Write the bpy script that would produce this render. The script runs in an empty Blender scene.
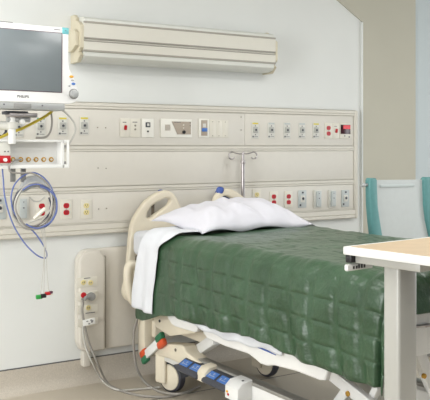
import bpy, bmesh, math, random
from mathutils import Vector, Matrix, noise
random.seed(7)
SC = bpy.context.scene
COL = SC.collection
PI = math.pi
# ------------------------------------------------------------------ camera model (metres; X along wall, -Y into room, Z up)
F, CX, HOR, YAW, H, D = 815.0, 215.0, 147.0, math.radians(32.3), 1.40, 4.515
CY, SY = math.cos(YAW), math.sin(YAW)
def at(u, v, y=0.0):
    """photo position -> point on the vertical plane at depth y"""
    a = (u-CX)/F; b = -(v-HOR)/F
    r = (SY+a*CY, CY-a*SY, b)
    t = (D+y)/r[1]
    return Vector((r[0]*t, y, H+r[2]*t))
def side(u, v, X):
    a = (u-CX)/F; b = -(v-HOR)/F
    r = (SY+a*CY, CY-a*SY, b)
    t = X/r[0]
    return Vector((X, r[1]*t-D, H+r[2]*t))

# ------------------------------------------------------------------ materials
def lin(c):
    c = c/255.0
    return c/12.92 if c <= 0.04045 else ((c+0.055)/1.055)**2.4
def mat(name, rgb, rough=0.5, metal=0.0, spec=0.5, var=0.0, scale=30.0, bump=0.0, bscale=200.0, emit=0.0, alpha=1.0, trans=0.0, coat=0.0):
    m = bpy.data.materials.new(name); m.use_nodes = True
    nt = m.node_tree; b = nt.nodes['Principled BSDF']
    c = (lin(rgb[0]), lin(rgb[1]), lin(rgb[2]), 1)
    b.inputs['Base Color'].default_value = c
    b.inputs['Roughness'].default_value = rough
    b.inputs['Metallic'].default_value = metal
    b.inputs['Specular IOR Level'].default_value = spec
    b.inputs['Alpha'].default_value = alpha
    b.inputs['Transmission Weight'].default_value = trans
    b.inputs['Coat Weight'].default_value = coat
    if emit:
        b.inputs['Emission Color'].default_value = c
        b.inputs['Emission Strength'].default_value = emit
    tc = nt.nodes.new('ShaderNodeTexCoord')
    if var:
        n = nt.nodes.new('ShaderNodeTexNoise'); n.inputs['Scale'].default_value = scale; n.inputs['Detail'].default_value = 6
        nt.links.new(tc.outputs['Object'], n.inputs['Vector'])
        r = nt.nodes.new('ShaderNodeValToRGB')
        r.color_ramp.elements[0].position = 0.3; r.color_ramp.elements[1].position = 0.7
        r.color_ramp.elements[0].color = (c[0]*(1-var), c[1]*(1-var), c[2]*(1-var), 1)
        r.color_ramp.elements[1].color = (min(1, c[0]*(1+var)), min(1, c[1]*(1+var)), min(1, c[2]*(1+var)), 1)
        nt.links.new(n.outputs['Fac'], r.inputs['Fac']); nt.links.new(r.outputs['Color'], b.inputs['Base Color'])
    if bump:
        n = nt.nodes.new('ShaderNodeTexNoise'); n.inputs['Scale'].default_value = bscale; n.inputs['Detail'].default_value = 4
        nt.links.new(tc.outputs['Object'], n.inputs['Vector'])
        bp = nt.nodes.new('ShaderNodeBump'); bp.inputs['Strength'].default_value = bump; bp.inputs['Distance'].default_value = 0.01
        nt.links.new(n.outputs['Fac'], bp.inputs['Height']); nt.links.new(bp.outputs['Normal'], b.inputs['Normal'])
    return m
M = {}
M['wall'] = mat('wall_paint', (222, 224, 222), 0.7, var=0.015, scale=3, bump=0.03, bscale=120)
M['beige'] = mat('beige_wall_paint', (188, 185, 171), 0.75, var=0.015, scale=4, bump=0.03, bscale=120)
M['daylitwall'] = mat('daylit_wall_tint', (194, 203, 206), 0.7, var=0.01, scale=4)  # same back wall right of the pilaster; bluish daylight put into its colour
M['ceil'] = mat('ceiling_tile', (226, 226, 220), 0.9, var=0.03, scale=60)
M['floor'] = mat('speckled_vinyl', (184, 175, 160), 0.42, var=0.06, scale=170, bump=0.01)
M['cove'] = mat('speckled_cove_vinyl', (190, 182, 170), 0.55, var=0.10, scale=150)
M['caulk'] = mat('dark_caulk', (92, 92, 92), 0.7, var=0.1)
M['panel'] = mat('headwall_laminate', (214, 210, 201), 0.5, var=0.012, scale=20)
M['rail'] = mat('headwall_trim', (213, 209, 199), 0.45, var=0.012, scale=20)
M['groove'] = mat('groove_shadow_gap', (150, 145, 132), 0.6, var=0.05)
M['plate'] = mat('cover_plate', (220, 216, 204), 0.4, var=0.01)
M['platew'] = mat('white_cover_plate', (232, 230, 222), 0.4, var=0.01)
M['plateg'] = mat('grey_cover_plate', (212, 211, 204), 0.4, var=0.02)
M['plateb'] = mat('blue_grey_plate', (186, 192, 192), 0.38, var=0.03)
M['saddle'] = mat('grey_hanger_plastic', (184, 187, 190), 0.45, var=0.02)
M['sock'] = mat('outlet_grey', (178, 178, 172), 0.4, var=0.02)
M['ivory'] = mat('ivory_receptacle', (222, 208, 150), 0.4, var=0.02)
M['red'] = mat('red_receptacle', (184, 24, 34), 0.35, var=0.04)
M['black'] = mat('black_plastic', (26, 26, 28), 0.4, var=0.1)
M['dark'] = mat('charcoal_plastic', (62, 64, 72), 0.5, var=0.06)
M['grey'] = mat('grey_plastic', (142, 142, 140), 0.45, var=0.04)
M['midgrey'] = mat('mid_grey_metal', (176, 178, 178), 0.35, metal=0.3, var=0.03)
M['yellow'] = mat('yellow_label', (214, 200, 70), 0.5, var=0.03)
M['green'] = mat('green_label', (120, 170, 140), 0.5, var=0.03)
M['taupe'] = mat('taupe_keypad', (172, 160, 146), 0.4, var=0.03)
M['blue'] = mat('blue_button', (72, 118, 190), 0.4, var=0.04)
M['rubberblue'] = mat('blue_bumper', (56, 84, 156), 0.5, var=0.08)
M['white'] = mat('white_plastic', (234, 234, 232), 0.35, var=0.008)
M['monwhite'] = mat('monitor_bezel_white', (240, 240, 240), 0.35, var=0.006)
M['screen'] = mat('monitor_glass', (122, 130, 134), 0.22, spec=0.6, var=0.03, scale=8)
M['maroon'] = mat('maroon_edge', (92, 50, 70), 0.4, var=0.03)
M['teal'] = mat('teal_label', (120, 196, 204), 0.4, var=0.02)
M['orange'] = mat('amber_button', (226, 166, 40), 0.4, var=0.03)
M['brass'] = mat('brass_socket', (196, 152, 66), 0.3, metal=0.6, var=0.05)
M['chrome'] = mat('brushed_steel', (186, 180, 180), 0.28, metal=0.85, var=0.05, scale=50)
M['lens'] = mat('frosted_lens', (214, 215, 209), 0.3, var=0.01)
M['fixture'] = mat('fixture_enamel', (216, 213, 203), 0.35, var=0.01)
M['fixcap'] = mat('fixture_end_cap', (206, 198, 176), 0.45, var=0.015)
M['fixgroove'] = mat('fixture_groove', (160, 156, 146), 0.5, var=0.03)
M['cream'] = mat('cream_bed_plastic', (222, 213, 193), 0.4, var=0.012)
M['bedwhite'] = mat('white_bed_enamel', (229, 229, 227), 0.32, var=0.012)
M['bedgrey'] = mat('grey_bed_channel', (158, 156, 150), 0.35, metal=0.3, var=0.04)
M['beddark'] = mat('bed_underside', (112, 104, 92), 0.6, var=0.05)
M['sheet'] = mat('white_cotton', (214, 216, 221), 0.85, spec=0.2, var=0.01, bump=0.08, bscale=400)
M['pillow'] = mat('white_pillowcase', (210, 209, 216), 0.85, spec=0.2, var=0.01, bump=0.06, bscale=400)
M['tyre'] = mat('dark_tyre', (58, 58, 66), 0.6, var=0.08)
M['brakeorange'] = mat('orange_brake_pad', (210, 84, 44), 0.45, var=0.04)
M['brakegreen'] = mat('green_brake_pad', (44, 112, 78), 0.45, var=0.04)
M['wood'] = mat('tan_wood_laminate', (188, 166, 136), 0.45, var=0.05, scale=14)
M['tabwhite'] = mat('white_table_edge', (222, 222, 220), 0.35, var=0.008)
M['tabmetal'] = mat('light_grey_powdercoat', (172, 171, 165), 0.32, var=0.01, coat=0.2)
M['tealfab'] = mat('teal_vinyl', (90, 143, 143), 0.45, var=0.04, scale=40, bump=0.05)
M['mesh'] = mat('translucent_mesh', (206, 212, 212), 0.5, var=0.02, alpha=0.8)
M['meshbar'] = mat('grey_mesh_band', (196, 204, 204), 0.5, var=0.02, alpha=0.9)
M['cablew'] = mat('pale_grey_cable', (192, 190, 184), 0.5, var=0.03)
M['cableg'] = mat('grey_cable', (146, 142, 136), 0.5, var=0.05)
M['cabledark'] = mat('dark_grey_cable', (74, 76, 90), 0.5, var=0.08)
M['cableblue'] = mat('blue_cable', (98, 114, 172), 0.45, var=0.05)
M['yhose'] = mat('yellow_hose', (206, 184, 60), 0.45, var=0.05)
M['body'] = mat('service_column_plastic', (212, 207, 197), 0.5, var=0.012)
M['ink'] = mat('printed_ink', (96, 96, 100), 0.6, var=0.05)
M['clipg'] = mat('green_clip', (50, 150, 70), 0.4, var=0.05)
M['display'] = mat('red_lit_display', (214, 28, 46), 0.3, emit=0.12)
M['displaydark'] = mat('dark_display_window', (58, 10, 22), 0.25, var=0.1)
M['screwm'] = mat('screw_head', (150, 144, 132), 0.4, metal=0.4, var=0.05)

# blanket: green quilted cover with a soft sheen
def blanket_mat():
    m = bpy.data.materials.new('green_quilted_cover'); m.use_nodes = True
    nt = m.node_tree; b = nt.nodes['Principled BSDF']
    tc = nt.nodes.new('ShaderNodeTexCoord')
    n = nt.nodes.new('ShaderNodeTexNoise'); n.inputs['Scale'].default_value = 7; n.inputs['Detail'].default_value = 8
    nt.links.new(tc.outputs['Object'], n.inputs['Vector'])
    r = nt.nodes.new('ShaderNodeValToRGB')
    r.color_ramp.elements[0].position = 0.3; r.color_ramp.elements[1].position = 0.75
    r.color_ramp.elements[0].color = (lin(44), lin(70), lin(47), 1)
    r.color_ramp.elements[1].color = (lin(57), lin(86), lin(61), 1)
    nt.links.new(n.outputs['Fac'], r.inputs['Fac']); nt.links.new(r.outputs['Color'], b.inputs['Base Color'])
    b.inputs['Roughness'].default_value = 0.28
    b.inputs['Specular IOR Level'].default_value = 0.55
    n2 = nt.nodes.new('ShaderNodeTexNoise'); n2.inputs['Scale'].default_value = 100; n2.inputs['Detail'].default_value = 3
    nt.links.new(tc.outputs['Object'], n2.inputs['Vector'])
    bp = nt.nodes.new('ShaderNodeBump'); bp.inputs['Strength'].default_value = 0.5; bp.inputs['Distance'].default_value = 0.004
    nt.links.new(n2.outputs['Fac'], bp.inputs['Height']); nt.links.new(bp.outputs['Normal'], b.inputs['Normal'])
    return m
M['blanket'] = blanket_mat()

# ------------------------------------------------------------------ mesh building
class MB:
    def __init__(self, M4=None):
        self.bm = bmesh.new(); self.M = M4
    def _add(self, tmp):
        me = bpy.data.meshes.new('t'); tmp.to_mesh(me); tmp.free()
        self.bm.from_mesh(me); bpy.data.meshes.remove(me); return self
    def box(self, lo, hi, bev=0.0, seg=2, rot=None, org=None):
        t = bmesh.new(); bmesh.ops.create_cube(t, size=1)
        lo = Vector(lo); hi = Vector(hi)
        c = (lo+hi)/2; s = hi-lo
        for v in t.verts: v.co = Vector((v.co.x*s.x, v.co.y*s.y, v.co.z*s.z))
        if bev: bmesh.ops.bevel(t, geom=list(t.edges), offset=min(bev, 0.49*min(abs(x) for x in s)), segments=seg, affect='EDGES', profile=0.5)
        if rot is not None: bmesh.ops.transform(t, matrix=rot.to_4x4(), verts=t.verts)
        for v in t.verts: v.co += c
        return self._add(t)
    def beam(self, a, b, w, h, bev=0.004, up=(0, 0, 1)):
        """box-section bar from a to b; w across, h along 'up'"""
        a = Vector(a); b = Vector(b); d = (b-a); L = d.length; d.normalize()
        s = d.cross(Vector(up)); s.normalize(); u = s.cross(d)
        t = bmesh.new(); bmesh.ops.create_cube(t, size=1)
        for v in t.verts: v.co = Vector((v.co.x*L, v.co.y*w, v.co.z*h))
        if bev: bmesh.ops.bevel(t, geom=list(t.edges), offset=bev, segments=2, affect='EDGES', profile=0.5)
        for v in t.verts: v.co = (a+b)/2 + d*v.co.x + s*v.co.y + u*v.co.z
        return self._add(t)
    def cyl(self, a, b, r, r2=None, n=20, bev=0.0):
        a = Vector(a); b = Vector(b); d = b-a; L = d.length
        t = bmesh.new(); bmesh.ops.create_cone(t, cap_ends=True, segments=n, radius1=r, radius2=r if r2 is None else r2, depth=L)
        if bev: bmesh.ops.bevel(t, geom=[e for e in t.edges if len([f for f in e.link_faces if len(f.verts) > 4]) == 1], offset=bev, segments=2, affect='EDGES', profile=0.5)
        q = Vector((0, 0, 1)).rotation_difference(d.normalized())
        for v in t.verts: v.co = q @ v.co + (a+b)/2
        return self._add(t)
    def ball(self, c, r, seg=20):
        t = bmesh.new(); bmesh.ops.create_uvsphere(t, u_segments=seg, v_segments=seg//2, radius=1)
        r = Vector((r, r, r)) if isinstance(r, (int, float)) else Vector(r)
        for v in t.verts: v.co = Vector((v.co.x*r.x, v.co.y*r.y, v.co.z*r.z)) + Vector(c)
        return self._add(t)
    def prism(self, pts, axis, lo, hi, bev=0.0, seg=2):
        """2-D polygon extruded along axis ('x': pts are (y,z); 'y': (x,z); 'z': (x,y))"""
        t = bmesh.new()
        def P(p, h): return {'x': (h, p[0], p[1]), 'y': (p[0], h, p[1]), 'z': (p[0], p[1], h)}[axis]
        A = [t.verts.new(P(p, lo)) for p in pts]; B = [t.verts.new(P(p, hi)) for p in pts]
        t.faces.new(A); t.faces.new(list(reversed(B))); n = len(pts)
        for i in range(n): t.faces.new((A[i], B[i], B[(i+1) % n], A[(i+1) % n]))
        bmesh.ops.recalc_face_normals(t, faces=t.faces)
        if bev:
            caps = [e for e in t.edges if any(len(f.verts) == n and n > 4 for f in e.link_faces)] if n > 4 else list(t.edges)
            bmesh.ops.bevel(t, geom=caps, offset=bev, segments=seg, affect='EDGES', profile=0.5)
        return self._add(t)
    def tube(self, pts, r, n=10, sub=6, closed=False):
        P = [Vector(p) for p in pts]
        Q = []
        m = len(P); rng = range(m) if closed else range(m-1)
        for i in rng:
            if closed: p0, p1, p2, p3 = P[i-1], P[i], P[(i+1) % m], P[(i+2) % m]
            else: p0, p1, p2, p3 = P[max(i-1, 0)], P[i], P[i+1], P[min(i+2, m-1)]
            for k in range(sub):
                s = k/sub
                Q.append(0.5*((2*p1)+(p2-p0)*s+(2*p0-5*p1+4*p2-p3)*s*s+(3*p1-p0-3*p2+p3)*s**3))
        if not closed: Q.append(P[-1])
        t = bmesh.new(); rings = []; K = len(Q); nrm = None
        for i, q in enumerate(Q):
            d = (Q[(i+1) % K]-Q[i-1]) if closed else (Q[min(i+1, K-1)]-Q[max(i-1, 0)])
            d.normalize()
            if nrm is None: nrm = d.orthogonal().normalized()
            nrm = (nrm-d*nrm.dot(d)).normalized(); bi = d.cross(nrm)
            rr = r[i*len(r)//K] if isinstance(r, (list, tuple)) else r
            rings.append([t.verts.new(q+(nrm*math.cos(2*PI*j/n)+bi*math.sin(2*PI*j/n))*rr) for j in range(n)])
        for i in range(K if closed else K-1):
            a, b = rings[i], rings[(i+1) % K]
            for j in range(n): t.faces.new((a[j], a[(j+1) % n], b[(j+1) % n], b[j]))
        if not closed: t.faces.new(list(reversed(rings[0]))); t.faces.new(rings[-1])
        bmesh.ops.recalc_face_normals(t, faces=t.faces)
        return self._add(t)
    def grid(self, fn, nu, nv):
        t = bmesh.new()
        g = [[t.verts.new(fn(i/nu, j/nv)) for j in range(nv+1)] for i in range(nu+1)]
        for i in range(nu):
            for j in range(nv): t.faces.new((g[i][j], g[i+1][j], g[i+1][j+1], g[i][j+1]))
        return self._add(t)
    def build(self, name, m, parent=None, smooth=True, **props):
        if self.M is not None: bmesh.ops.transform(self.bm, matrix=self.M, verts=self.bm.verts)
        off = wloc(parent) if parent else Vector((0, 0, 0))
        if parent:
            for v in self.bm.verts: v.co -= off
        me = bpy.data.meshes.new(name); self.bm.to_mesh(me); self.bm.free()
        return link(name, me, m, parent, smooth, **props)
def wloc(o):
    v = Vector((0, 0, 0))
    while o: v = v+o.location; o = o.parent
    return v
def link(name, me, m, parent=None, smooth=True, **props):
    me.materials.clear(); me.materials.append(m)
    if smooth and me.polygons:
        me.polygons.foreach_set('use_smooth', [True]*len(me.polygons))
        try: me.set_sharp_from_angle(angle=math.radians(38))
        except Exception: pass
    o = bpy.data.objects.new(name, me); COL.objects.link(o)
    if parent: o.parent = parent
    for k, v in props.items(): o[k] = v
    return o
def tag(o, label, cat, group=None):
    o['label'] = label; o['category'] = cat
    if group: o['group'] = group
    return o
def thing(name, loc, label, cat, group=None):
    o = bpy.data.objects.new(name, None); COL.objects.link(o); o.location = loc; o.empty_display_size = 0.05
    return tag(o, label, cat, group)
def struct(o): o['kind'] = 'structure'; return o
def dup(root, loc, label=None, group=None):
    r = root.copy(); COL.objects.link(r); r.location = loc
    if label: r['label'] = label
    if group: r['group'] = group
    for ch in list(root.children):
        c = ch.copy(); COL.objects.link(c); c.parent = r
        for g in list(ch.children):
            d = g.copy(); COL.objects.link(d); d.parent = c
    return r
def shape2d(outer, holes, depth, bev, y):
    """rounded-edge plate in the XZ plane at depth y from closed outlines (with holes), smoothed"""
    cu = bpy.data.curves.new('c', 'CURVE'); cu.dimensions = '2D'; cu.fill_mode = 'BOTH'
    cu.extrude = max(depth/2-bev, 0.0005); cu.bevel_depth = bev; cu.bevel_resolution = 3; cu.resolution_u = 6; cu.offset = -0.4*bev
    for pts in [outer]+holes:
        s = cu.splines.new('BEZIER'); s.bezier_points.add(len(pts)-1); s.use_cyclic_u = True
        for bp, p in zip(s.bezier_points, pts):
            bp.co = (p[0], p[1], 0); bp.handle_left_type = bp.handle_right_type = 'AUTO'
    o = bpy.data.objects.new('c', cu); COL.objects.link(o)
    bpy.context.view_layer.update()
    me = bpy.data.meshes.new_from_object(o.evaluated_get(bpy.context.evaluated_depsgraph_get()))
    bpy.data.objects.remove(o); bpy.data.curves.remove(cu)
    bm = bmesh.new(); bm.from_mesh(me); bpy.data.meshes.remove(me)
    for v in bm.verts: v.co = Vector((v.co.x, y - v.co.z, v.co.y))
    bmesh.ops.remove_doubles(bm, verts=bm.verts, dist=1e-5)
    bmesh.ops.recalc_face_normals(bm, faces=bm.faces)
    mb = MB(); mb.bm.free(); mb.bm = bm
    return mb
def text_mb(body, size, loc, M4=None, extrude=0.0008):
    cu = bpy.data.curves.new('t', 'FONT'); cu.body = body; cu.size = size; cu.extrude = extrude; cu.align_x = 'CENTER'; cu.align_y = 'CENTER'
    o = bpy.data.objects.new('t', cu); COL.objects.link(o); bpy.context.view_layer.update()
    me = bpy.data.meshes.new_from_object(o.evaluated_get(bpy.context.evaluated_depsgraph_get()))
    bpy.data.objects.remove(o); bpy.data.curves.remove(cu)
    bm = bmesh.new(); bm.from_mesh(me); bpy.data.meshes.remove(me)
    for v in bm.verts: v.co = Vector((v.co.x+loc[0], loc[1]-v.co.z, v.co.y+loc[2]))
    mb = MB(M4); mb.bm.free(); mb.bm = bm
    return mb

# ================================================================== SETTING
XR_ = 4.72
PILA = 4.140                    # pilaster with a sloping haunch, right of the headwall
mb = MB(); mb.box((-3.5, -6.5, -0.05), (7.0, 0.1, 0.0)); floor = struct(mb.build('floor', M['floor'], smooth=False))
mb = MB(); mb.box((-3.5, 0.0, 0.0), (4.40, 0.1, 2.75)); struct(mb.build('wall_back', M['wall'], smooth=False))
mb = MB(); mb.box((4.40, 0.0, 0.0), (7.0, 0.1, 2.75)); struct(mb.build('wall_right', M['daylitwall'], smooth=False))
PIL = [(PILA, 0.0), (4.683, 0.0), (4.683, 2.75), (3.392, 2.75), (PILA, 2.323)]
mb = MB(); mb.prism(PIL, 'y', -0.012, 0.0); struct(mb.build('trim_2', M['beige'], smooth=False))
mb = MB(); mb.box((PILA-0.014, -0.016, 0.0), (PILA-0.0005, 0.0, 2.322), 0.003); struct(mb.build('edge_highlight', M['wall'], smooth=False))  # pale strip added as the bright highlight along the pilaster's left edge
mb = MB(); mb.box((-3.6, -6.5, 0.0), (-3.5, 0.1, 2.75)); struct(mb.build('wall_left', M['wall'], smooth=False))
mb = MB(); mb.box((-3.5, -6.5, 2.75), (7.0, 0.1, 2.8)); struct(mb.build('ceiling', M['ceil'], smooth=False))
# coved vinyl base
cv = [(0.0, 0.0), (-0.055, 0.0), (-0.048, 0.004), (-0.030, 0.014), (-0.016, 0.030), (-0.008, 0.052), (-0.005, 0.08), (-0.004, 0.14), (0.0, 0.14)]
mb = MB(); mb.prism(cv, 'x', -3.5, PILA); struct(mb.build('baseboard_back', M['cove']))
mb = MB(); mb.box((-3.5, -0.005, 0.139), (PILA, 0.0, 0.145)); struct(mb.build('trim_1', M['caulk'], smooth=False))
# welded floor seam
mb = MB(); mb.box((-3.5, -0.522, 0.0), (7.0, -0.516, 0.0012)); struct(mb.build('trim_4', M['caulk'], smooth=False))

# ================================================================== HEADWALL
PX0, PX1 = 0.7, 4.066
hw = thing('medical_headwall', (2.4, 0, 0.88), 'long beige horizontal headwall panel on the wall behind the bed, carrying outlets', 'wall panel')
mb = MB(); mb.box((PX0, -0.026, 0.885), (PX1-0.004, -0.0, 1.662), 0.006); mb.build('backing', M['panel'], hw)
YP = -0.030
def strip(z0, z1, name, m, y0=-0.030, bev=0.003):
    mb = MB(); mb.box((PX0+0.03, y0, z0), (PX1-0.034, -0.024, z1), bev); return mb.build(name, m, hw)
# three rows of filler panels, the top row split by a seam
for (z0, z1) in ((1.411, 1.622), (1.168, 1.370), (0.955, 1.126)):
    xs = (PX0+0.03, 3.07, PX1-0.034) if z0 > 1.4 else (PX0+0.03, PX1-0.034)
    for xa, xb in zip(xs, xs[1:]):
        mb = MB(); mb.box((xa+0.001, YP, z0), (xb-0.001, -0.024, z1), 0.0015); mb.build('filler_panel', M['panel'], hw)
# rails with a double profile
def railprof(z0, z1, ysurf):
    h = z1-z0
    return [(-0.02, z0), (ysurf+0.005, z0+0.002), (ysurf, z0+h*0.10), (ysurf, z0+h*0.34), (ysurf+0.004, z0+h*0.38), (ysurf-0.002, z0+h*0.44), (ysurf-0.002, z0+h*0.86), (ysurf+0.006, z0+h*0.88), (ysurf+0.006, z0+h*0.94), (ysurf-0.001, z0+h*0.955), (ysurf, z1-0.001), (-0.02, z1)]
for (z0, z1) in ((1.371, 1.410), (1.127, 1.167)):
    mb = MB(); mb.prism(railprof(z0, z1, -0.033), 'x', PX0+0.028, PX1-0.032); mb.build('rail', M['rail'], hw)
mb = MB(); mb.prism(railprof(1.625, 1.668, -0.038), 'x', PX0, PX1-0.02); mb.build('top_rail', M['rail'], hw)
mb = MB(); mb.prism(railprof(0.880, 0.952, -0.038), 'x', PX0, PX1-0.02); mb.build('bottom_rail', M['rail'], hw)
mb = MB(); mb.box((PX1-0.032, -0.046, 0.880), (PX1, -0.0, 1.668), 0.014, 3); mb.build('end_trim', M['rail'], hw)

# ---- outlets and plates on the headwall: prototype at its own base (bottom centre on the panel face), then copies
def plate_root(name, u, v, label, cat, group, hh=0.057):
    p = at(u, v, YP); return thing(name, (p.x, YP, p.z-hh), label, cat, group)
def P2(root): return wloc(root)
def mk_duplex(u, v, col, label, group, horiz=False):
    r = plate_root('power_outlet', u, v, label, 'outlet', group)
    o = wloc(r); mb = MB(); mb.box((o.x-0.036, o.y-0.005, o.z), (o.x+0.036, o.y, o.z+0.114), 0.003); mb.build('cover_plate', M['plate'], r)
    for dz in (0.077, 0.037):
        mb = MB()
        q = [(o.x+0.018*math.cos(a)*1.0, o.z+dz+max(-0.0145, min(0.0145, 0.018*math.sin(a)))) for a in [2*PI*k/24 for k in range(24)]]
        mb.prism(q, 'y', o.y-0.008, o.y-0.004, 0.001, 1)
        rc = mb.build('receptacle', col, r)
        mb = MB()
        for sx in (-0.006, 0.006): mb.box((o.x+sx-0.0012, o.y-0.0086, o.z+dz-0.001), (o.x+sx+0.0012, o.y-0.0078, o.z+dz+0.008))
        mb.cyl((o.x, o.y-0.0086, o.z+dz-0.007), (o.x, o.y-0.0078, o.z+dz-0.007), 0.0024, n=10)
        mb.build('slots', M['black'] if col is M['ivory'] else M['maroon'], rc)
    mb = MB(); mb.cyl((o.x, o.y-0.0065, o.z+0.057), (o.x, o.y-0.004, o.z+0.057), 0.003, n=10); mb.build('screw', M['screwm'], r)
    return r
G_PWR, G_PWI = 'red power outlets on the headwall', 'ivory power outlets'
red0 = mk_duplex(66, 209, M['red'], 'red twin power outlet just right of the coiled cables', G_PWR)
def place(root, u, v, label, group=None, hh=0.057):
    p = at(u, v, YP); return dup(root, (p.x, YP, p.z-hh), label, group)
place(red0, 41.5, 209.5, 'red twin power outlet half hidden inside the cable coil')
place(red0, 273.5, 199.5, 'red twin power outlet in lower row, its bottom touching the pillow outline')
place(red0, 288.3, 199.3, 'red twin power outlet clear of the pillow, beside the blue grey gas plate')
place(red0, 328.2, 130.8, 'red twin power outlet in upper row, left of the red digital display')
iv0 = mk_duplex(86, 209, M['ivory'], 'ivory twin power outlet in lower row left of the bed headboard', G_PWI)
place(iv0, 256.5, 197.5, 'ivory twin power outlet right of the IV pole, mostly hidden by the pillow')

def mk_gas(u, v, labcol, label):
    r = plate_root('gas_outlet', u, v, label, 'gas outlet', 'gas outlets in the upper row')
    o = wloc(r)
    mb = MB(); mb.box((o.x-0.030, o.y-0.004, o.z+0.002), (o.x+0.030, o.y, o.z+0.112), 0.002); mb.build('cover_plate', M['plateg'], r)
    if labcol:
        mb = MB(); mb.box((o.x-0.023, o.y-0.0055, o.z+0.098), (o.x+0.023, o.y-0.0035, o.z+0.108)); mb.build('colour_label', labcol, r)
    mb = MB(); mb.box((o.x-0.020, o.y-0.012, o.z+0.040), (o.x+0.020, o.y-0.003, o.z+0.080), 0.004); s = mb.build('socket', M['sock'], r)
    mb = MB(); mb.cyl((o.x, o.y-0.0145, o.z+0.060), (o.x, o.y-0.011, o.z+0.060), 0.0075, n=16); mb.build('port', M['dark'], s)
    mb = MB(); mb.box((o.x-0.024, o.y-0.0055, o.z+0.010), (o.x-0.013, o.y-0.0035, o.z+0.020)); mb.box((o.x-0.003, o.y-0.005, o.z+0.024), (o.x+0.004, o.y-0.0035, o.z+0.031))
    mb.box((o.x-0.008, o.y-0.005, o.z+0.013), (o.x+0.022, o.y-0.0035, o.z+0.016)); mb.build('marking', M['ink'], r)
    mb = MB(); mb.box((o.x-0.003, o.y-0.005, o.z+0.083), (o.x+0.004, o.y-0.0035, o.z+0.091)); mb.build('marking', M['ink'], r)
    return r
gy = mk_gas(84, 126, M['yellow'], 'yellow labelled gas outlet, last one before the switches')
place(gy, 62.5, 126.3, 'yellow labelled gas outlet below monitor between two hanging grey cables')
place(gy, 255, 130.3, 'yellow labelled gas outlet, first of the row right of the blank plates')
place(gy, 315.8, 130.6, 'yellow labelled gas outlet beside the upper red power outlet')
gg = mk_gas(40.5, 126.8, M['green'], 'green labelled gas outlet crossed by the yellow hose')
gp = mk_gas(271, 130.4, M['plateb'], 'grey labelled gas outlet, second in the row right of the blank plates')
place(gp, 286.8, 130.5, 'grey labelled gas outlet, third in the row right of the blank plates')
place(gp, 301.7, 130.6, 'grey labelled gas outlet, fourth in the row right of the blank plates')
place(gp, 18.5, 127.5, 'gas outlet partly hidden behind the monitor mounting post')

# blue-grey plates of the lower row
def mk_bgplate(u, v, label, name='gas_outlet', cat='gas outlet', group='blue grey plates of the lower row'):
    r = plate_root(name, u, v, label, cat, group); o = wloc(r)
    mb = MB(); mb.box((o.x-0.036, o.y-0.006, o.z-0.004), (o.x+0.036, o.y, o.z+0.118), 0.003); mb.build('cover_plate', M['plateb'], r)
    mb = MB(); mb.box((o.x-0.018, o.y-0.013, o.z+0.034), (o.x+0.018, o.y-0.005, o.z+0.082), 0.005); s = mb.build('socket', M['plateg'], r)
    mb = MB(); mb.cyl((o.x, o.y-0.0155, o.z+0.06), (o.x, o.y-0.012, o.z+0.06), 0.010, n=16); mb.build('port', M['dark'], s)
    mb = MB(); mb.box((o.x-0.026, o.y-0.0075, o.z+0.008), (o.x-0.012, o.y-0.0055, o.z+0.022)); mb.box((o.x-0.006, o.y-0.007, o.z+0.096), (o.x+0.010, o.y-0.0055, o.z+0.108)); mb.build('marking', M['dark'], r)
    return r
bg0 = mk_bgplate(302, 199, 'blue grey gas plate right of the lower red power outlets')
place(bg0, 345, 198.3, 'blue grey gas plate at the far right end of the lower row')
place(bg0, -0.5, 208.5, 'blue grey plate cut by the left picture edge in lower row')
def mk_slide(u, v, label):
    r = plate_root('vacuum_bottle_slide', u, v, label, 'slide bracket', 'slide brackets of the lower row'); o = wloc(r)
    mb = MB(); mb.box((o.x-0.036, o.y-0.008, o.z-0.008), (o.x+0.036, o.y, o.z+0.122), 0.003); mb.build('cover_plate', M['plateg'], r)
    mb = MB(); mb.box((o.x-0.020, o.y-0.022, o.z+0.002), (o.x+0.020, o.y-0.007, o.z+0.112), 0.004); mb.build('channel', M['plateb'], r)
    mb = MB(); mb.cyl((o.x, o.y-0.0235, o.z+0.062), (o.x, o.y-0.021, o.z+0.062), 0.004, n=10); mb.cyl((o.x, o.y-0.0235, o.z+0.095), (o.x, o.y-0.021, o.z+0.095), 0.003, n=10); mb.build('screw', M['dark'], r)
    return r
sl0 = mk_slide(317.3, 198.8, 'raised grey slide bracket, left one of the pair in the lower row')
place(sl0, 332, 198.6, 'raised grey slide bracket, right one of the pair in the lower row')
place(sl0, 22.5, 208.5, 'raised grey slide bracket seen through the cable coil')

# switches
def mk_switch(u, v, col, label):
    r = plate_root('wall_switch', u, v, label, 'switch', 'switch plates of the upper row'); o = wloc(r)
    mb = MB(); mb.box((o.x-0.034, o.y-0.005, o.z), (o.x+0.034, o.y, o.z+0.114), 0.003); mb.build('cover_plate', M['plate'], r)
    mb = MB(); mb.box((o.x-0.007, o.y-0.016, o.z+0.043), (o.x+0.009, o.y-0.004, o.z+0.072), 0.003, rot=Matrix.Rotation(math.radians(14), 3, 'X')); mb.build('toggle', col, r)
    mb = MB(); mb.box((o.x-0.016, o.y-0.006, o.z+0.088), (o.x+0.008, o.y-0.0045, o.z+0.092)); mb.build('marking', M['ink'], r)
    return r
mk_switch(124.8, 127.7, M['red'], 'switch plate with a dark red toggle, left end of the plates')
mk_switch(335.6, 130.9, M['red'], 'narrow switch with red toggle beside the red digital display')
r = plate_root('wall_switch', 134.8, 127.9, 'ivory plate with two small contacts, second from the red toggle', 'switch', 'switch plates of the upper row'); o = wloc(r)
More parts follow.
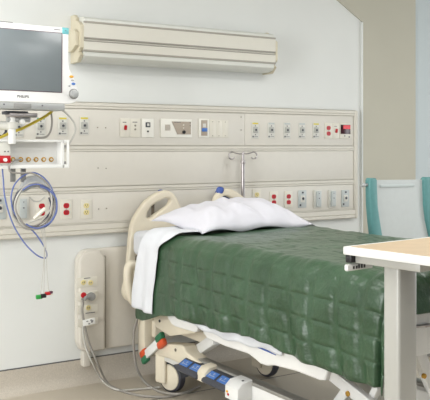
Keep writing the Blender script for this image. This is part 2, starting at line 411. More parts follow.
mb = MB(); mb.box((o.x-0.034, o.y-0.005, o.z), (o.x+0.034, o.y, o.z+0.114), 0.003); mb.build('cover_plate', M['plate'], r)
for dz in (0.071, 0.048):
    mb = MB(); mb.cyl((o.x, o.y-0.009, o.z+dz), (o.x, o.y-0.004, o.z+dz), 0.006, n=14); mb.build('contact', M['screwm'], r)
mb = MB(); mb.box((o.x-0.018, o.y-0.006, o.z+0.090), (o.x+0.014, o.y-0.0045, o.z+0.094)); mb.build('marking', M['ink'], r)

r = plate_root('socket_plate', 147.4, 128.0, 'white plate with a square dark jack above a black dot', 'socket', None); o = wloc(r)
mb = MB(); mb.box((o.x-0.042, o.y-0.006, o.z-0.002), (o.x+0.042, o.y, o.z+0.116), 0.003); mb.build('cover_plate', M['platew'], r)
mb = MB(); mb.box((o.x-0.016, o.y-0.011, o.z+0.062), (o.x+0.016, o.y-0.005, o.z+0.092), 0.002); jk = mb.build('jack', M['dark'], r)
mb = MB(); mb.box((o.x-0.008, o.y-0.0125, o.z+0.069), (o.x+0.008, o.y-0.0105, o.z+0.085)); mb.build('jack_core', M['plateg'], jk)
mb = MB(); mb.cyl((o.x, o.y-0.009, o.z+0.036), (o.x, o.y-0.005, o.z+0.036), 0.006, n=14); mb.build('push_button', M['black'], r)

# nurse call station
a = at(160.2, 137.5, YP); b = at(191.6, 119.0, YP); zc0, zc1 = a.z, b.z-0.002
r = thing('nurse_call_station', ((a.x+b.x)/2, YP, zc0), 'wide white nurse call plate with speaker grille and slanted taupe keypad', 'call station'); 
x0, x1 = a.x, b.x; w = x1-x0; h = zc1-zc0
mb = MB(); mb.box((x0, YP-0.007, zc0), (x1, YP, zc1), 0.003); mb.build('cover_plate', M['platew'], r)
mb = MB()
for i in range(9): mb.box((x0+w*0.13, YP-0.0085, zc0+h*(0.38+0.036*i)), (x0+w*0.30, YP-0.0065, zc0+h*(0.38+0.036*i)+0.0022))
mb.build('speaker_grille', M['taupe'], r)
kp = [(x0+w*0.34, zc0+h*0.86), (x0+w*0.95, zc0+h*0.86), (x0+w*0.95, zc0+h*0.18), (x0+w*0.52, zc0+h*0.18)]
mb = MB(); mb.prism(kp, 'y', YP-0.011, YP-0.006); k = mb.build('keypad', M['taupe'], r, smooth=False)
mb = MB(); mb.cyl((x0+w*0.72, YP-0.017, zc0+h*0.30), (x0+w*0.72, YP-0.010, zc0+h*0.30), 0.011, n=20); mb.build('call_button', M['black'], k)
mb = MB(); mb.cyl((x0+w*0.71, YP-0.013, zc0+h*0.68), (x0+w*0.71, YP-0.010, zc0+h*0.68), 0.005, n=12); mb.cyl((x0+w*0.71, YP-0.013, zc0+h*0.52), (x0+w*0.71, YP-0.010, zc0+h*0.52), 0.004, n=12); mb.build('indicator', M['plate'], k)
mb = MB()
for q in (0.78, 0.62): mb.box((x0+w*0.91, YP-0.012, zc0+h*q), (x0+w*0.94, YP-0.010, zc0+h*q+0.006))
mb.box((x0+w*0.40, YP-0.012, zc0+h*0.81), (x0+w*0.62, YP-0.010, zc0+h*0.84)); mb.build('marking', M['ink'], k)
# blue button station
a = at(198.4, 137.6, YP); b = at(208.6, 118.8, YP)
r = thing('staff_call_station', ((a.x+b.x)/2, YP, a.z), 'white framed taupe plate with a blue push bar', 'call station'); x0, x1, z0, z1 = a.x, b.x, a.z, b.z; w = x1-x0; h = z1-z0
mb = MB(); mb.box((x0, YP-0.008, z0), (x1, YP, z1), 0.003); mb.build('frame', M['platew'], r)
mb = MB(); mb.box((x0+w*0.2, YP-0.011, z0+h*0.1), (x1-w*0.2, YP-0.007, z1-h*0.08), 0.001); mb.build('face_plate', M['taupe'], r)
mb = MB(); mb.box((x0+w*0.24, YP-0.016, z0+h*0.32), (x1-w*0.22, YP-0.010, z0+h*0.5), 0.002); mb.build('push_bar', M['blue'], r)
mb = MB(); mb.box((x0+w*0.36, YP-0.0125, z0+h*0.54), (x1-w*0.36, YP-0.0105, z0+h*0.74)); mb.build('lamp', M['plateg'], r)
# three blank plates
bl = plate_root('blank_plate', 212.3, 128.7, 'plain blank plate next to the blue push bar', 'blank plate', 'blank plates of the upper row'); o = wloc(bl)
mb = MB(); mb.box((o.x-0.026, o.y-0.004, o.z), (o.x+0.026, o.y, o.z+0.114), 0.002); mb.build('cover_plate', M['plate'], bl)
mb = MB()
for dz in (0.012, 0.102): mb.cyl((o.x, o.y-0.0055, o.z+dz), (o.x, o.y-0.003, o.z+dz), 0.003, n=10)
mb.build('screws', M['screwm'], bl)
place(bl, 218.6, 128.8, 'plain blank plate, middle of the three')
place(bl, 224.9, 128.9, 'plain blank plate, rightmost of the three')
# code display
a = at(339.2, 138.8, YP); b = at(350.0, 122.6, YP)
r = thing('code_timer', ((a.x+b.x)/2, YP, a.z), 'small plate with lit red display at the upper right end', 'display'); x0, x1, z0, z1 = a.x, b.x, a.z, b.z; w = x1-x0; h = z1-z0
mb = MB(); mb.box((x0, YP-0.008, z0), (x1, YP, z1), 0.003); mb.build('cover_plate', M['plate'], r)
mb = MB(); mb.box((x0+w*0.06, YP-0.012, z0+h*0.30), (x1-w*0.06, YP-0.007, z0+h*0.86), 0.001); bz = mb.build('bezel', M['displaydark'], r)
mb = MB(); mb.box((x0+w*0.28, YP-0.0135, z0+h*0.60), (x1-w*0.08, YP-0.0115, z0+h*0.83)); mb.build('lit_window', M['display'], bz)
mb = MB(); mb.box((x0+w*0.40, YP-0.0100, z0+h*0.14), (x0+w*0.48, YP-0.007, z0+h*0.22)); mb.box((x0+w*0.80, YP-0.0100, z0+h*0.08), (x0+w*0.92, YP-0.007, z0+h*0.15)); mb.build('push_button', M['ink'], r)
# little pairs of screws on the panel (belong to the headwall)
for (u, v) in ((97.5, 127.5), (105.5, 127.8), (98, 168), (106, 168.4), (98.5, 209), (106.5, 208.5), (241, 117), (241, 130)):
    p = at(u, v, YP); mb = MB(); mb.cyl((p.x, YP-0.003, p.z), (p.x, YP+0.001, p.z), 0.004, n=10); mb.build('screw', M['screwm'], hw)

# ================================================================== OVERBED WALL LIGHT
LX0, LX1 = 1.868, 3.236
lt = thing('wall_light', ((LX0+LX1)/2, 0, 1.88), 'long pale overbed wall light with beige end cap, above the headwall', 'light')
housing = [(0.0, 2.125), (-0.118, 2.122), (-0.150, 2.116), (-0.150, 2.032), (-0.142, 2.029), (-0.142, 2.012), (-0.150, 2.009), (-0.150, 1.962), (-0.118, 1.955), (0.0, 1.930)]
mb = MB(); mb.prism(housing, 'x', LX0, LX1); mb.build('housing', M['fixture'], lt)
up = [(0.0, 2.158), (-0.10, 2.156), (-0.130, 2.152), (-0.146, 2.140), (-0.148, 2.126), (-0.118, 2.120), (0.0, 2.122)]
mb = MB(); mb.prism(up, 'x', LX0+0.004, LX1-0.01); mb.build('upper_lens', M['lens'], lt)
lo_ = [(0.0, 1.898), (-0.095, 1.900), (-0.130, 1.909), (-0.147, 1.926), (-0.147, 1.950), (-0.118, 1.957), (0.0, 1.930)]
mb = MB(); mb.prism(lo_, 'x', LX0+0.004, LX1-0.01); mb.build('lower_lens', M['lens'], lt)
for (z0, z1) in ((2.115, 2.127), (2.026, 2.034), (2.010, 2.016), (1.950, 1.962)):
    mb = MB(); mb.box((LX0, -0.1525, z0), (LX1, -0.138, z1), 0.001); mb.build('groove_strip', M['fixgroove'], lt)  # raised strips in a darker tone mark the grooves of the housing
cap = [(0.0, 2.172), (-0.05, 2.172), (-0.075, 2.150), (-0.075, 2.135), (-0.120, 2.122), (-0.130, 2.112), (-0.150, 2.100), (-0.150, 1.975), (-0.120, 1.950), (-0.140, 1.930), (-0.100, 1.892), (0.0, 1.890)]
mb = MB(); mb.prism(cap, 'x', LX0-0.022, LX0+0.002, 0.003); mb.build('end_cap', M['fixcap'], lt)
mb = MB(); mb.prism(cap, 'x', LX1-0.002, LX1+0.018, 0.003); mb.build('end_cap', M['fixcap'], lt)
mb = MB(); mb.prism([(-0.012, 2.085), (-0.10, 2.080), (-0.132, 2.060), (-0.132, 1.985), (-0.06, 1.955), (-0.012, 1.955)], 'x', LX0-0.046, LX0-0.020, 0.003); mb.build('cap_cover', M['fixcap'], lt)

# ================================================================== MONITOR
YM = -0.60
Rm = Matrix.Translation((1.402, YM, 1.809)) @ Matrix.Rotation(math.radians(0.35), 4, 'Y') @ Matrix.Translation((-1.40, -YM, -1.80))
mon = thing('patient_monitor', (1.36, YM+0.05, 1.61), 'white flat patient monitor with dark blank screen and round knob', 'monitor')
# bezel outline with the knob bulge at lower right
bz = [(1.115, 1.612), (1.56, 1.611), (1.60, 1.613), (1.628, 1.622), (1.641, 1.642), (1.645, 1.664), (1.640, 1.695), (1.628, 1.73), (1.604, 1.775), (1.594, 1.79), (1.590, 1.83), (1.590, 1.99), (1.584, 2.0), (1.115, 2.0), (1.108, 1.99), (1.108, 1.62)]
mb = MB(Rm); mb.prism(bz, 'y', YM, YM+0.035, 0.006); mb.build('bezel', M['monwhite'], mon)
mb = MB(Rm); mb.box((1.125, YM+0.033, 1.63), (1.575, YM+0.12, 1.985), 0.02); mb.build('rear_housing', M['white'], mon)
mb = MB(Rm); mb.box((1.146, YM-0.003, 1.667), (1.5545, YM+0.004, 1.972), 0.002); mb.build('screen_edge', M['maroon'], mon)
mb = MB(Rm); mb.box((1.150, YM-0.0045, 1.670), (1.5495, YM+0.002, 1.969), 0.001); mb.build('screen', M['screen'], mon)
mb = MB(Rm); mb.box((1.553, YM-0.002, 1.966), (1.5895, YM+0.01, 2.0), 0.003); mb.build('corner_label', M['teal'], mon)
mb = text_mb('M', 0.010, (1.571, YM-0.0025, 1.983), Rm); mb.build('printed_mark', M['ink'], mon)
mb = MB(Rm); mb.box((1.51, YM-0.0006, 1.984), (1.545, YM+0.001, 1.9875)); mb.build('printed_mark', M['ink'], mon)
mb = text_mb('PHILIPS', 0.019, (1.350, YM-0.0005, 1.640), Rm); mb.build('lettering', M['ink'], mon, smooth=False)
pk = (1.617, 1.664)
mb = MB(Rm); mb.cyl((pk[0], YM-0.004, pk[1]), (pk[0], YM+0.002, pk[1]), 0.0265, n=32, bev=0.001); kr = mb.build('knob', M['grey'], mon)
mb = MB(Rm); mb.cyl((pk[0], YM-0.018, pk[1]), (pk[0], YM, pk[1]), 0.0205, n=32, bev=0.003); mb.build('dial', M['midgrey'], kr)
for (x, z, rx, rz, m) in ((1.605, 1.752, 0.012, 0.0065, 'orange'), (1.611, 1.734, 0.009, 0.0035, 'midgrey'), (1.616, 1.7155, 0.011, 0.0065, 'blue'), (1.594, 1.704, 0.005, 0.005, 'midgrey')):
    mb = MB(Rm); mb.ball((x, YM-0.001, z), (rx, 0.004, rz)); mb.build('button', M[m], mon)
mb = MB(Rm); mb.box((1.14, YM+0.02, 1.999), (1.305, YM+0.08, 2.008), 0.003); mb.build('top_vent', M['grey'], mon)
mb = MB(Rm); mb.box((1.12, YM+0.004, 1.577), (1.572, YM+0.12, 1.613), 0.004); u_ = mb.build('base_housing', M['midgrey'], mon)
mb = MB(Rm); mb.box((1.305, YM+0.0015, 1.582), (1.395, YM+0.010, 1.606), 0.002); mb.build('latch', M['grey'], u_)
mb = MB(Rm)
for x in (1.256, 1.452): mb.cyl((x, YM+0.0015, 1.599), (x, YM+0.01, 1.599), 0.004, n=10)
mb.build('screws', M['ink'], u_)

# mounting post and arm
YA = -0.52
arm = thing('monitor_mount', (1.305, YA, 1.43), 'white and silver tilting mount post under the patient monitor', 'bracket')
a = at(12, 122, YA); b = at(12, 140, YA)
mb = MB(); mb.cyl((a.x, YA, b.z-0.02), (a.x, YA, a.z+0.025), 0.018, n=24, bev=0.003); mb.build('post', M['white'], arm)
mb = MB(); mb.cyl((a.x, YA, a.z-0.035), (a.x, YA, a.z+0.0), 0.027, n=24, bev=0.004); mb.build('collar', M['plateg'], arm)
p, q = at(8, 115, YA), at(36, 115, YA)
mb = MB(); mb.box((p.x, YA-0.03, p.z-0.011), (q.x, YA+0.05, p.z+0.011), 0.006); mb.build('tilt_plate', M['chrome'], arm)
p, q = at(6.5, 119.5, YA), at(30, 119.5, YA)
mb = MB(); mb.cyl((p.x, YA, p.z), (q.x-0.06, YA, p.z), 0.014, n=20, bev=0.003); mb.cyl((q.x-0.055, YA, p.z), (q.x, YA, p.z), 0.0125, n=20, bev=0.003); mb.build('hinge', M['midgrey'], arm)
p = at(21, 121, YA); mb = MB(); mb.cyl((p.x, YA-0.03, p.z-0.004), (p.x, YA+0.0, p.z-0.004), 0.012, n=16, bev=0.002); mb.build('knob', M['white'], arm)
mb = MB(); mb.box((1.285, YA-0.02, 1.563), (1.40, YA+0.05, 1.580), 0.003); mb.build('swivel', M['dark'], arm)
mb = MB(); mb.tube([(a.x, YA, a.z-0.02), (1.16, -0.40, a.z-0.01), (1.0, -0.22, a.z-0.01), (0.98, -0.03, a.z-0.01)], 0.022, n=14); mb.build('arm', M['plateg'], arm)

# ================================================================== MODULE RACK
YK = -0.50; YB = -0.425
p0, p1, p2 = at(0, 139.5, YK), at(62.5, 168, YK), at(69.3, 168, YK)
X0, X1, X2 = 1.215, p1.x, p2.x; ZT, ZB = p0.z, p1.z+0.0005
rk = thing('module_rack', (1.42, YK, ZB), 'white open-front module rack with a row of brass sockets, under the monitor', 'rack')
th = 0.012
mb = MB()
mb.box((X0, YK, ZT-th), (X1, YB, ZT), 0.002); mb.box((X0, YK, ZB), (X1, YB, ZB+th), 0.002)
mb.box((X1-0.006, YK, ZB), (X1, YB, ZT), 0.002); mb.box((X0, YK, ZB), (X0+th, YB, ZT), 0.002)
mb.box((X0, YB-0.008, ZB), (X1, YB, ZT), 0.001)
mb.box((X0, YK-0.004, ZB), (X1, YK+0.004, ZB+0.018), 0.002)
mb.build('case', M['white'], rk)
mb = MB(); mb.prism([(X1+0.003, YK), (X2, YK), (X2, YK+0.06), (X1+0.003, YB)], 'z', ZB, ZB+0.016, 0.001); mb.prism([(X1+0.003, YK), (X2, YK), (X2, YK+0.06), (X1+0.003, YB)], 'z', ZT-0.016, ZT, 0.001)
mb.box((X2-0.012, YK-0.002, ZB), (X2, YK+0.012, ZT), 0.002); mb.box((X1-0.0005, YK, ZB), (X1+0.010, YB, ZT), 0.002); mb.build('side_bracket', M['white'], rk)
mb = MB()
for z in (ZB+0.02, ZT-0.04): mb.box((X1+0.012, YK+0.002, z), (X1+0.022, YK+0.012, z+0.014), 0.002)
mb.build('latch', M['grey'], rk)
for u in (12.5, 20.3, 28, 35.6, 43.2, 50.8):
    p = at(u+0.6, 159.5, YB-0.012)
    mb = MB(); mb.cyl((p.x, YB-0.012, p.z), (p.x, YB-0.007, p.z), 0.0130, n=20, bev=0.001); s = mb.build('socket', M['brass'], rk)
    mb = MB(); mb.cyl((p.x, YB-0.016, p.z), (p.x, YB-0.011, p.z), 0.006, n=14); mb.build('socket_core', M['plate'], s)
# plug-in module at the left of the rack, carrying a red connector block
mod = thing('measurement_module', (1.26, YK-0.006, ZB+0.02), 'narrow white plug-in module with red sockets at the left of the rack', 'module')
a, b = at(3, 164, YK-0.01), at(10.5, 141.5, YK-0.01)
mb = MB(); mb.box((X0+0.014, YK-0.012, ZB+0.0195), (b.x, YB-0.02, ZT-0.014), 0.003); mb.build('body', M['plateg'], mod)
a, b = at(2, 163, YK-0.015), at(11.5, 155.5, YK-0.015)
mb = MB(); mb.box((X0+0.02, YK-0.017, a.z), (b.x-0.004, YK-0.010, b.z), 0.002); mb.build('connector_block', M['red'], mod)
mb = MB()
for u in (5, 8.3):
    p = at(u, 151.5, YK-0.014); mb.cyl((p.x, YK-0.014, p.z), (p.x, YK-0.011, p.z), 0.004, n=10)
mb.build('keys', M['ink'], mod)
mb = MB(); p = at(5, 159, YK-0.02); mb.cyl((p.x, YK-0.03, p.z-0.004), (p.x, YK-0.015, p.z-0.004), 0.009, n=14); mb.build('plug', M['white'], mod)

# cable hanger under the rack
hg = thing('cable_hanger', (1.46, -0.43, 1.15), 'grey rounded cable hanger under the white rack, holding the coil', 'hanger')
YH = -0.44
hp = [at(u, v, YH) for u, v in ((21, 193), (22.5, 186), (26, 180), (32, 176), (38, 175.5), (44, 177.5), (49, 182), (52, 188), (53, 193), (48, 192), (43, 188.5), (37, 187), (31, 188), (26, 191))]
mb = MB(); mb.prism([(p.x, p.z) for p in hp], 'y', YH-0.012, YH+0.05, 0.006); mb.build('saddle', M['saddle'], hg)
for u in (14.5, 25):
    p, q = at(u, 168.5, YH), at(u+1, 182, YH)
    mb = MB(); mb.box((p.x-0.013, YH+0.02, q.z), (p.x+0.013, YH+0.035, p.z+0.006), 0.002); mb.build('strap', M['grey'], hg)

# ---- cables on the coil
def loop(cx_, cz_, rx, rz, y, ph=0.0, n=20, jit=0.004, a0=0.0, a1=2*PI):
    out = []
    for k in range(n):
        a = a0+(a1-a0)*k/(n if abs(a1-a0-2*PI) < 1e-6 else n-1)+ph
        out.append((cx_+rx*math.cos(a)+random.uniform(-jit, jit), y+random.uniform(-jit, jit), cz_+rz*math.sin(a)+random.uniform(-jit, jit)))
    return out
cc = at(33.5, 205.5, -0.47)
G_C = 'cables coiled on the hanger'
def path(pts, y): return [at(u, v, y) for u, v in pts]
def cable(name, label, pieces, m, r, cat='cable', group=G_C):
    mb = MB()
    for pts, closed in pieces: mb.tube(pts, r, n=8, sub=5, closed=closed)
    return tag(mb.build(name, m), label, cat, group)
# blue cable: falls on the left, forms the low loop and joins the right of the coil
cable('blue_sensor_cable', 'blue cable with a long low loop hanging below the coil', [
    (path([(1.5, 160), (2.5, 170), (3.5, 182), (4.5, 195), (8, 210), (13, 224), (19, 235), (27, 246), (36, 254.5), (43, 258), (46.5, 257), (46, 251), (41, 241.5), (33, 231), (22, 222), (14.5, 213), (11.5, 203), (11.5, 194), (15, 184), (23, 176), (33, 172.5), (43, 177), (51, 187), (55.5, 200), (56, 212), (52, 221), (45, 227), (36, 229)], -0.485), False), (loop(cc.x+0.002, cc.z-0.004, 0.112, 0.114, -0.507, -1.2, jit=0.003, a0=0, a1=PI*1.1, n=12), False), (loop(cc.x+0.01, cc.z-0.008, 0.100, 0.104, -0.515, 4.0, a0=0, a1=PI*1.2, n=12), False)], M['cableblue'], 0.0038)
cable('dark_sensor_cable', 'dark braided cable wound around the left and bottom of the coil', [
    (loop(cc.x, cc.z, 0.106, 0.112, -0.478, jit=0.003), True),
    (loop(cc.x-0.004, cc.z-0.004, 0.098, 0.100, -0.462, 2.6, a0=0, a1=PI*1.3, n=13), False)], M['cabledark'], 0.0046)
cable('pale_lead_cable', 'pale grey cable making the widest loops of the coil', [
    (loop(cc.x, cc.z-0.006, 0.116, 0.118, -0.470, jit=0.005), True), (loop(cc.x+0.004, cc.z+0.0, 0.108, 0.120, -0.492, 0.4, jit=0.004), True)], M['cablew'], 0.0048)
cable('grey_lead_cable', 'grey cable inside the coil, ending in a loose tail', [
    (loop(cc.x-0.002, cc.z-0.002, 0.099, 0.108, -0.500, 0.9, jit=0.005), True),
    (path([(55, 196), (53, 208), (50, 216), (43, 222), (35, 226)], -0.505), False)], M['cableg'], 0.0042)
cable('white_pulse_cable', 'white cable with a pinkish connector resting inside the coil bottom', [
    (path([(50, 190), (52, 200), (50, 210), (44, 217), (38, 220), (30, 222)], -0.51), False), (path([(29.5, 197), (34, 201), (40, 201), (45, 197)], -0.47), False)], M['cablew'], 0.0042)
mb = MB(); p, q = at(34, 219, -0.515), at(45, 208.5, -0.515); mb.tube([p, (p*0.5+q*0.5), q], 0.010, n=10); tag(mb.build('sensor_plug', M['plate']), 'pale tapered plug lying across the lower right of the coil', 'connector')
cable('grey_rack_cable', 'grey cable curving out of a brass socket and under the rack', [
    (path([(20.9, 159.5)], -0.445)+path([(15, 160.5)], -0.48)+path([(10.5, 164), (9, 169), (12, 172.5), (22, 173), (31, 173), (38, 176), (45, 181), (50, 187)], -0.52), False)], M['cableg'], 0.0048, group='cables around the rack')
cable('yellow_hose', 'yellow hose rising to the right behind the mount post', [
    (path([(-6, 139), (0, 137.5), (10, 133), (22, 128.5), (34, 122.5), (45, 116.5), (52, 111), (55, 106)], -0.475), False)], M['yhose'], 0.0075, cat='hose', group='cables around the rack')
cable('grey_drop_cable', 'short grey cable hanging from the monitor, left of the long arc', [
    (path([(49, 106), (51, 112), (52, 122), (50.5, 131), (46, 137), (36, 137.8)], -0.465), False)], M['cableg'], 0.0055, group='cables around the rack')
cable('grey_arc_cable', 'pale grey cable arching right from the monitor down to the rack side', [
    (path([(56, 107), (62, 110), (69, 116), (74.5, 124), (75, 132), (71, 141), (66, 147), (62, 150)], -0.465), False)], M['cablew'], 0.0052, group='cables around the rack')
cable('grey_ward_cable', 'dark grey tangle of cable behind the mount post at the left edge', [
    (path([(-4, 134), (2, 136), (6, 131), (3, 127), (-4, 128)], -0.42), False)], M['cabledark'], 0.006, group='cables around the rack')
# hanging ECG leads with coloured clips
for (pts, m, nm, lab) in (
    ([(40, 226), (43.5, 240), (43.8, 260), (42, 280), (40.5, 295)], 'clipg', 'green', 'thin hanging lead ending in a green clip'),
    ([(42, 226), (44.5, 240), (44.5, 262), (44, 280), (43.6, 293)], 'black', 'black', 'thin hanging lead ending in a black clip'),
    ([(44, 224), (45.5, 240), (46.5, 262), (47.5, 280), (49, 292)], 'red', 'red', 'thin hanging lead ending in a red clip')):
    P = path(pts, -0.49)
    rt = thing('monitor_lead', P[-1], lab, 'lead', 'hanging monitor leads with clips')
    mb = MB(); mb.tube(P, 0.0019, n=6); mb.build('wire', M['cablew'], rt)
    e = P[-1]; mb = MB()
    if nm == 'red':
        mb.box((e.x-0.022, e.y-0.008, e.z-0.015), (e.x+0.010, e.y+0.008, e.z+0.002), 0.004)
    elif nm == 'green': mb.box((e.x-0.024, e.y-0.008, e.z-0.020), (e.x+0.010, e.y+0.008, e.z+0.002), 0.004)
    else: mb.box((e.x-0.018, e.y-0.012, e.z-0.024), (e.x+0.012, e.y+0.002, e.z-0.003), 0.004)
    c_ = mb.build('clip', M[m], rt)
    if nm == 'red':
        mb = MB(); mb.box((e.x+0.006, e.y-0.009, e.z-0.017), (e.x+0.020, e.y+0.007, e.z-0.010), 0.002); mb.build('clip_tip', M['plate'], c_)
        mb = MB(); mb.box((e.x+0.002, e.y-0.010, e.z-0.008), (e.x+0.018, e.y+0.006, e.z+0.004), 0.002); mb.build('clip_jaw', M['maroon'], c_)

# ================================================================== LOW SERVICE PANEL
sv = thing('bedside_service_panel', (2.07, 0, 0.18), 'low beige wall service panel with rounded corners, left of the bed', 'wall panel')
def rrect(x0, z0, x1, z1, r, n=6):
    out = []
    for cx_, cz_, a0 in ((x1-r, z1-r, 0), (x0+r, z1-r, PI/2), (x0+r, z0+r, PI), (x1-r, z0+r, 1.5*PI)):
        for k in range(n+1):
            a = a0+PI/2*k/n; out.append((cx_+r*math.cos(a), cz_+r*math.sin(a)))
    return out
SX0 = 1.868
mb = MB(); mb.prism(rrect(SX0, 0.190, 2.56, 0.796, 0.075), 'y', -0.045, 0.0, 0.012, 3); mb.build('base', M['body'], sv)
mb = MB(); mb.prism(rrect(SX0+0.004, 0.194, 2.038, 0.790, 0.072)[7:21]+[(2.038, 0.194), (2.038, 0.745), (2.00, 0.79)], 'y', -0.075, -0.044, 0.014, 3); mb.build('front_cover', M['body'], sv)
mb = MB(); mb.box((2.038, -0.064, 0.205), (2.047, -0.044, 0.752), 0.001); mb.build('shadow_gap', M['groove'], sv)
YS = -0.075
def sv_plate(u0, v0, u1, v1, nm, label):
    a, b = at(u0, v1, YS), at(u1, v0, YS)
    r = thing(nm, ((a.x+b.x)/2, YS, a.z), label, 'outlet', 'plates on the low service panel')
    mb = MB(); mb.box((a.x, YS-0.004, a.z), (b.x, YS, b.z), 0.002); mb.build('cover_plate', M['plate'], r)
    return r, a, b
def sv_recept(r, u, v):
    p = at(u, v, YS); mb = MB(); mb.cyl((p.x, YS-0.008, p.z), (p.x, YS-0.003, p.z), 0.0155, n=20, bev=0.001); rc = mb.build('receptacle', M['ivory'], r)
    mb = MB()
    for sx in (-0.005, 0.005): mb.box((p.x+sx-0.0015, YS-0.009, p.z-0.004), (p.x+sx+0.0015, YS-0.0075, p.z+0.006))
    mb.build('slots', M['ink'], rc)
r, a, b = sv_plate(76.5, 276, 97, 288, 'power_outlet', 'ivory side-by-side outlet, topmost plate on the low service panel'); sv_recept(r, 83, 282.3); sv_recept(r, 90.2, 282.6)
mb = MB(); p = at(86.8, 278, YS); mb.box((p.x-0.02, YS-0.0052, p.z-0.002), (p.x+0.02, YS-0.0035, p.z+0.002)); mb.build('marking', M['ink'], r)
r, a, b = sv_plate(76.8, 290, 97.3, 301.5, 'power_outlet', 'outlet plate with red and grey plugs on the low service panel')
p = at(83.2, 295, YS); mb = MB(); mb.cyl((p.x, YS-0.008, p.z), (p.x, YS-0.003, p.z), 0.017, n=20, bev=0.001); mb.build('receptacle', M['red'], r)
pg_ = at(90, 296, YS)
plug = thing('round_plug', (pg_.x, YS-0.004, pg_.z-0.02), 'grey round plug pushed into the low service panel', 'plug')
mb = MB(); mb.cyl((pg_.x, YS-0.032, pg_.z), (pg_.x, YS-0.0042, pg_.z), 0.0235, n=24, bev=0.004); mb.build('plug_body', M['grey'], plug)
q = at(86, 297.5, YS-0.03); mb = MB(); mb.tube([(pg_.x-0.01, YS-0.025, pg_.z-0.004), (q.x, YS-0.034, q.z), (q.x-0.012, YS-0.034, q.z-0.012)], 0.011, n=12); mb.build('plug_neck', M['grey'], plug)
r, a, b = sv_plate(77, 303.5, 97.6, 314.5, 'power_outlet', 'ivory outlet behind the cord, third plate on the low service panel'); sv_recept(r, 88, 307.6)
mb = MB(); p = at(90, 312.6, YS); mb.box((p.x-0.03, YS-0.0052, p.z-0.002), (p.x+0.03, YS-0.0035, p.z+0.002)); mb.build('marking', M['ink'], r)
r, a, b = sv_plate(77.2, 316.5, 97.9, 327.5, 'blank_plate', 'blank plate behind the white tag, lowest on the low service panel')
# conduit boot below the panel
mb = MB(); a, b = at(81.5, 366, -0.02), at(87, 352, -0.02); mb.box((a.x, -0.05, a.z), (b.x+0.01, -0.001, b.z+0.012), 0.005); tag(mb.build('conduit_boot', M['body']), 'small pale conduit stub on the coved base below the low service panel', 'conduit')

def floorpt(u, v, z=0.008):
    b = -(v-HOR)/F; a = (u-CX)/F; t = (z-H)/b
    return Vector(((SY+a*CY)*t, (CY-a*SY)*t-D, z))
# power cords
YC = -0.11
P = path([(82, 298.5), (83, 303), (82.2, 309), (83, 316), (84.5, 325), (87, 336), (90.5, 347)], YC)+path([(97, 362)], YC-0.03)+[floorpt(106, 381, 0.01), floorpt(116, 388.5), floorpt(135, 394.5), floorpt(152, 396.6), floorpt(170, 396.5), floorpt(188, 391), floorpt(200, 386)]
mb = MB(); mb.tube(P, 0.0068, n=10); cordA = tag(mb.build('electrical_cable', M['cableg']), 'darker grey power cord curving from the tagged plug to the floor under the bed', 'cord', 'cords between service panel and bed')
a_, b_ = at(82.8, 325.8, YC-0.008), at(95, 318, YC-0.008)
P = path([(83, 326), (83.5, 336), (86, 348)], YC+0.012)+path([(92, 362)], YC)+[floorpt(102, 380, 0.012), floorpt(112, 388), floorpt(124, 390.2), floorpt(146, 388.5), floorpt(160, 387.3)]
mb = MB(); mb.tube(P, 0.0055, n=10); tag(mb.build('electrical_cable', M['cablew']), 'paler cord running beside the darker one, left of it', 'cord', 'cords between service panel and bed')
tg = thing('cord_tag', ((a_.x+b_.x)/2, YC-0.01, a_.z), 'white tag clipped around the cords at the low service panel', 'tag')
mb = MB(); mb.box((a_.x, YC-0.012, a_.z), (b_.x, YC-0.005, b_.z), 0.003, rot=Matrix.Rotation(math.radians(-6), 3, 'Y')); tb = mb.build('card', M['white'], tg)
c_ = (a_+b_)/2
mb = MB()
for i, (dx, dz) in enumerate(((-0.012, 0.006), (0.012, 0.010), (0.016, -0.002), (0.0, -0.010), (0.020, 0.004))): mb.box((c_.x+dx-0.006, YC-0.0132, c_.z+dz-0.0025), (c_.x+dx+0.006, YC-0.0118, c_.z+dz+0.0025))
mb.build('print', M['ink'], tg)
P = [Vector((2.18, -0.26, 0.50)), at(137.5, 318, -0.22), at(134.3, 330, -0.2), at(133.6, 345, -0.2), at(135, 360, -0.2), at(137.5, 370, -0.2), floorpt(143, 380, 0.02), floorpt(151, 387), floorpt(163, 392.5, 0.012), floorpt(180, 394, 0.03), floorpt(192, 390)]
mb = MB(); mb.tube(P, 0.0075, n=10); tag(mb.build('electrical_cable', M['cableg']), 'grey cord hanging down beside the bed head and looping along the floor', 'cord', 'cords between service panel and bed')
# ================================================================== BED
bed = thing('hospital_bed', (2.62, -1.2, 0.0), 'cream and white wheeled hospital bed against the headwall', 'bed')
YHB = -0.12; XC = 2.632
ol = [(2.150, 0.50), (2.156, 0.64), (2.170, 0.784), (2.178, 0.87), (2.193, 0.945)] + [(at(u, v, YHB).x, at(u, v, YHB).z) for u, v in ((141, 207.5), (149.5, 198.5), (157, 193.8), (164, 191.8), (170, 193.5), (174.5, 199), (177.8, 206))] + [(2.545, 0.985), (2.57, 0.955)]
outer = ol + [(2*XC-x, z) for x, z in reversed(ol)]
hl = [(at(u, v, YHB).x, at(u, v, YHB).z) for u, v in ((144.2, 215), (147.2, 208), (152, 203), (158.5, 199.2), (165.5, 196.6), (169.8, 198.8), (169.2, 203.4), (163, 209.5), (155, 215), (149, 219.2), (145.3, 219))]
hr = [(2*XC-x, z) for x, z in hl]
mb = shape2d(outer, [hl, hr], 0.05, 0.016, YHB); mb.build('headboard', M['cream'], bed)
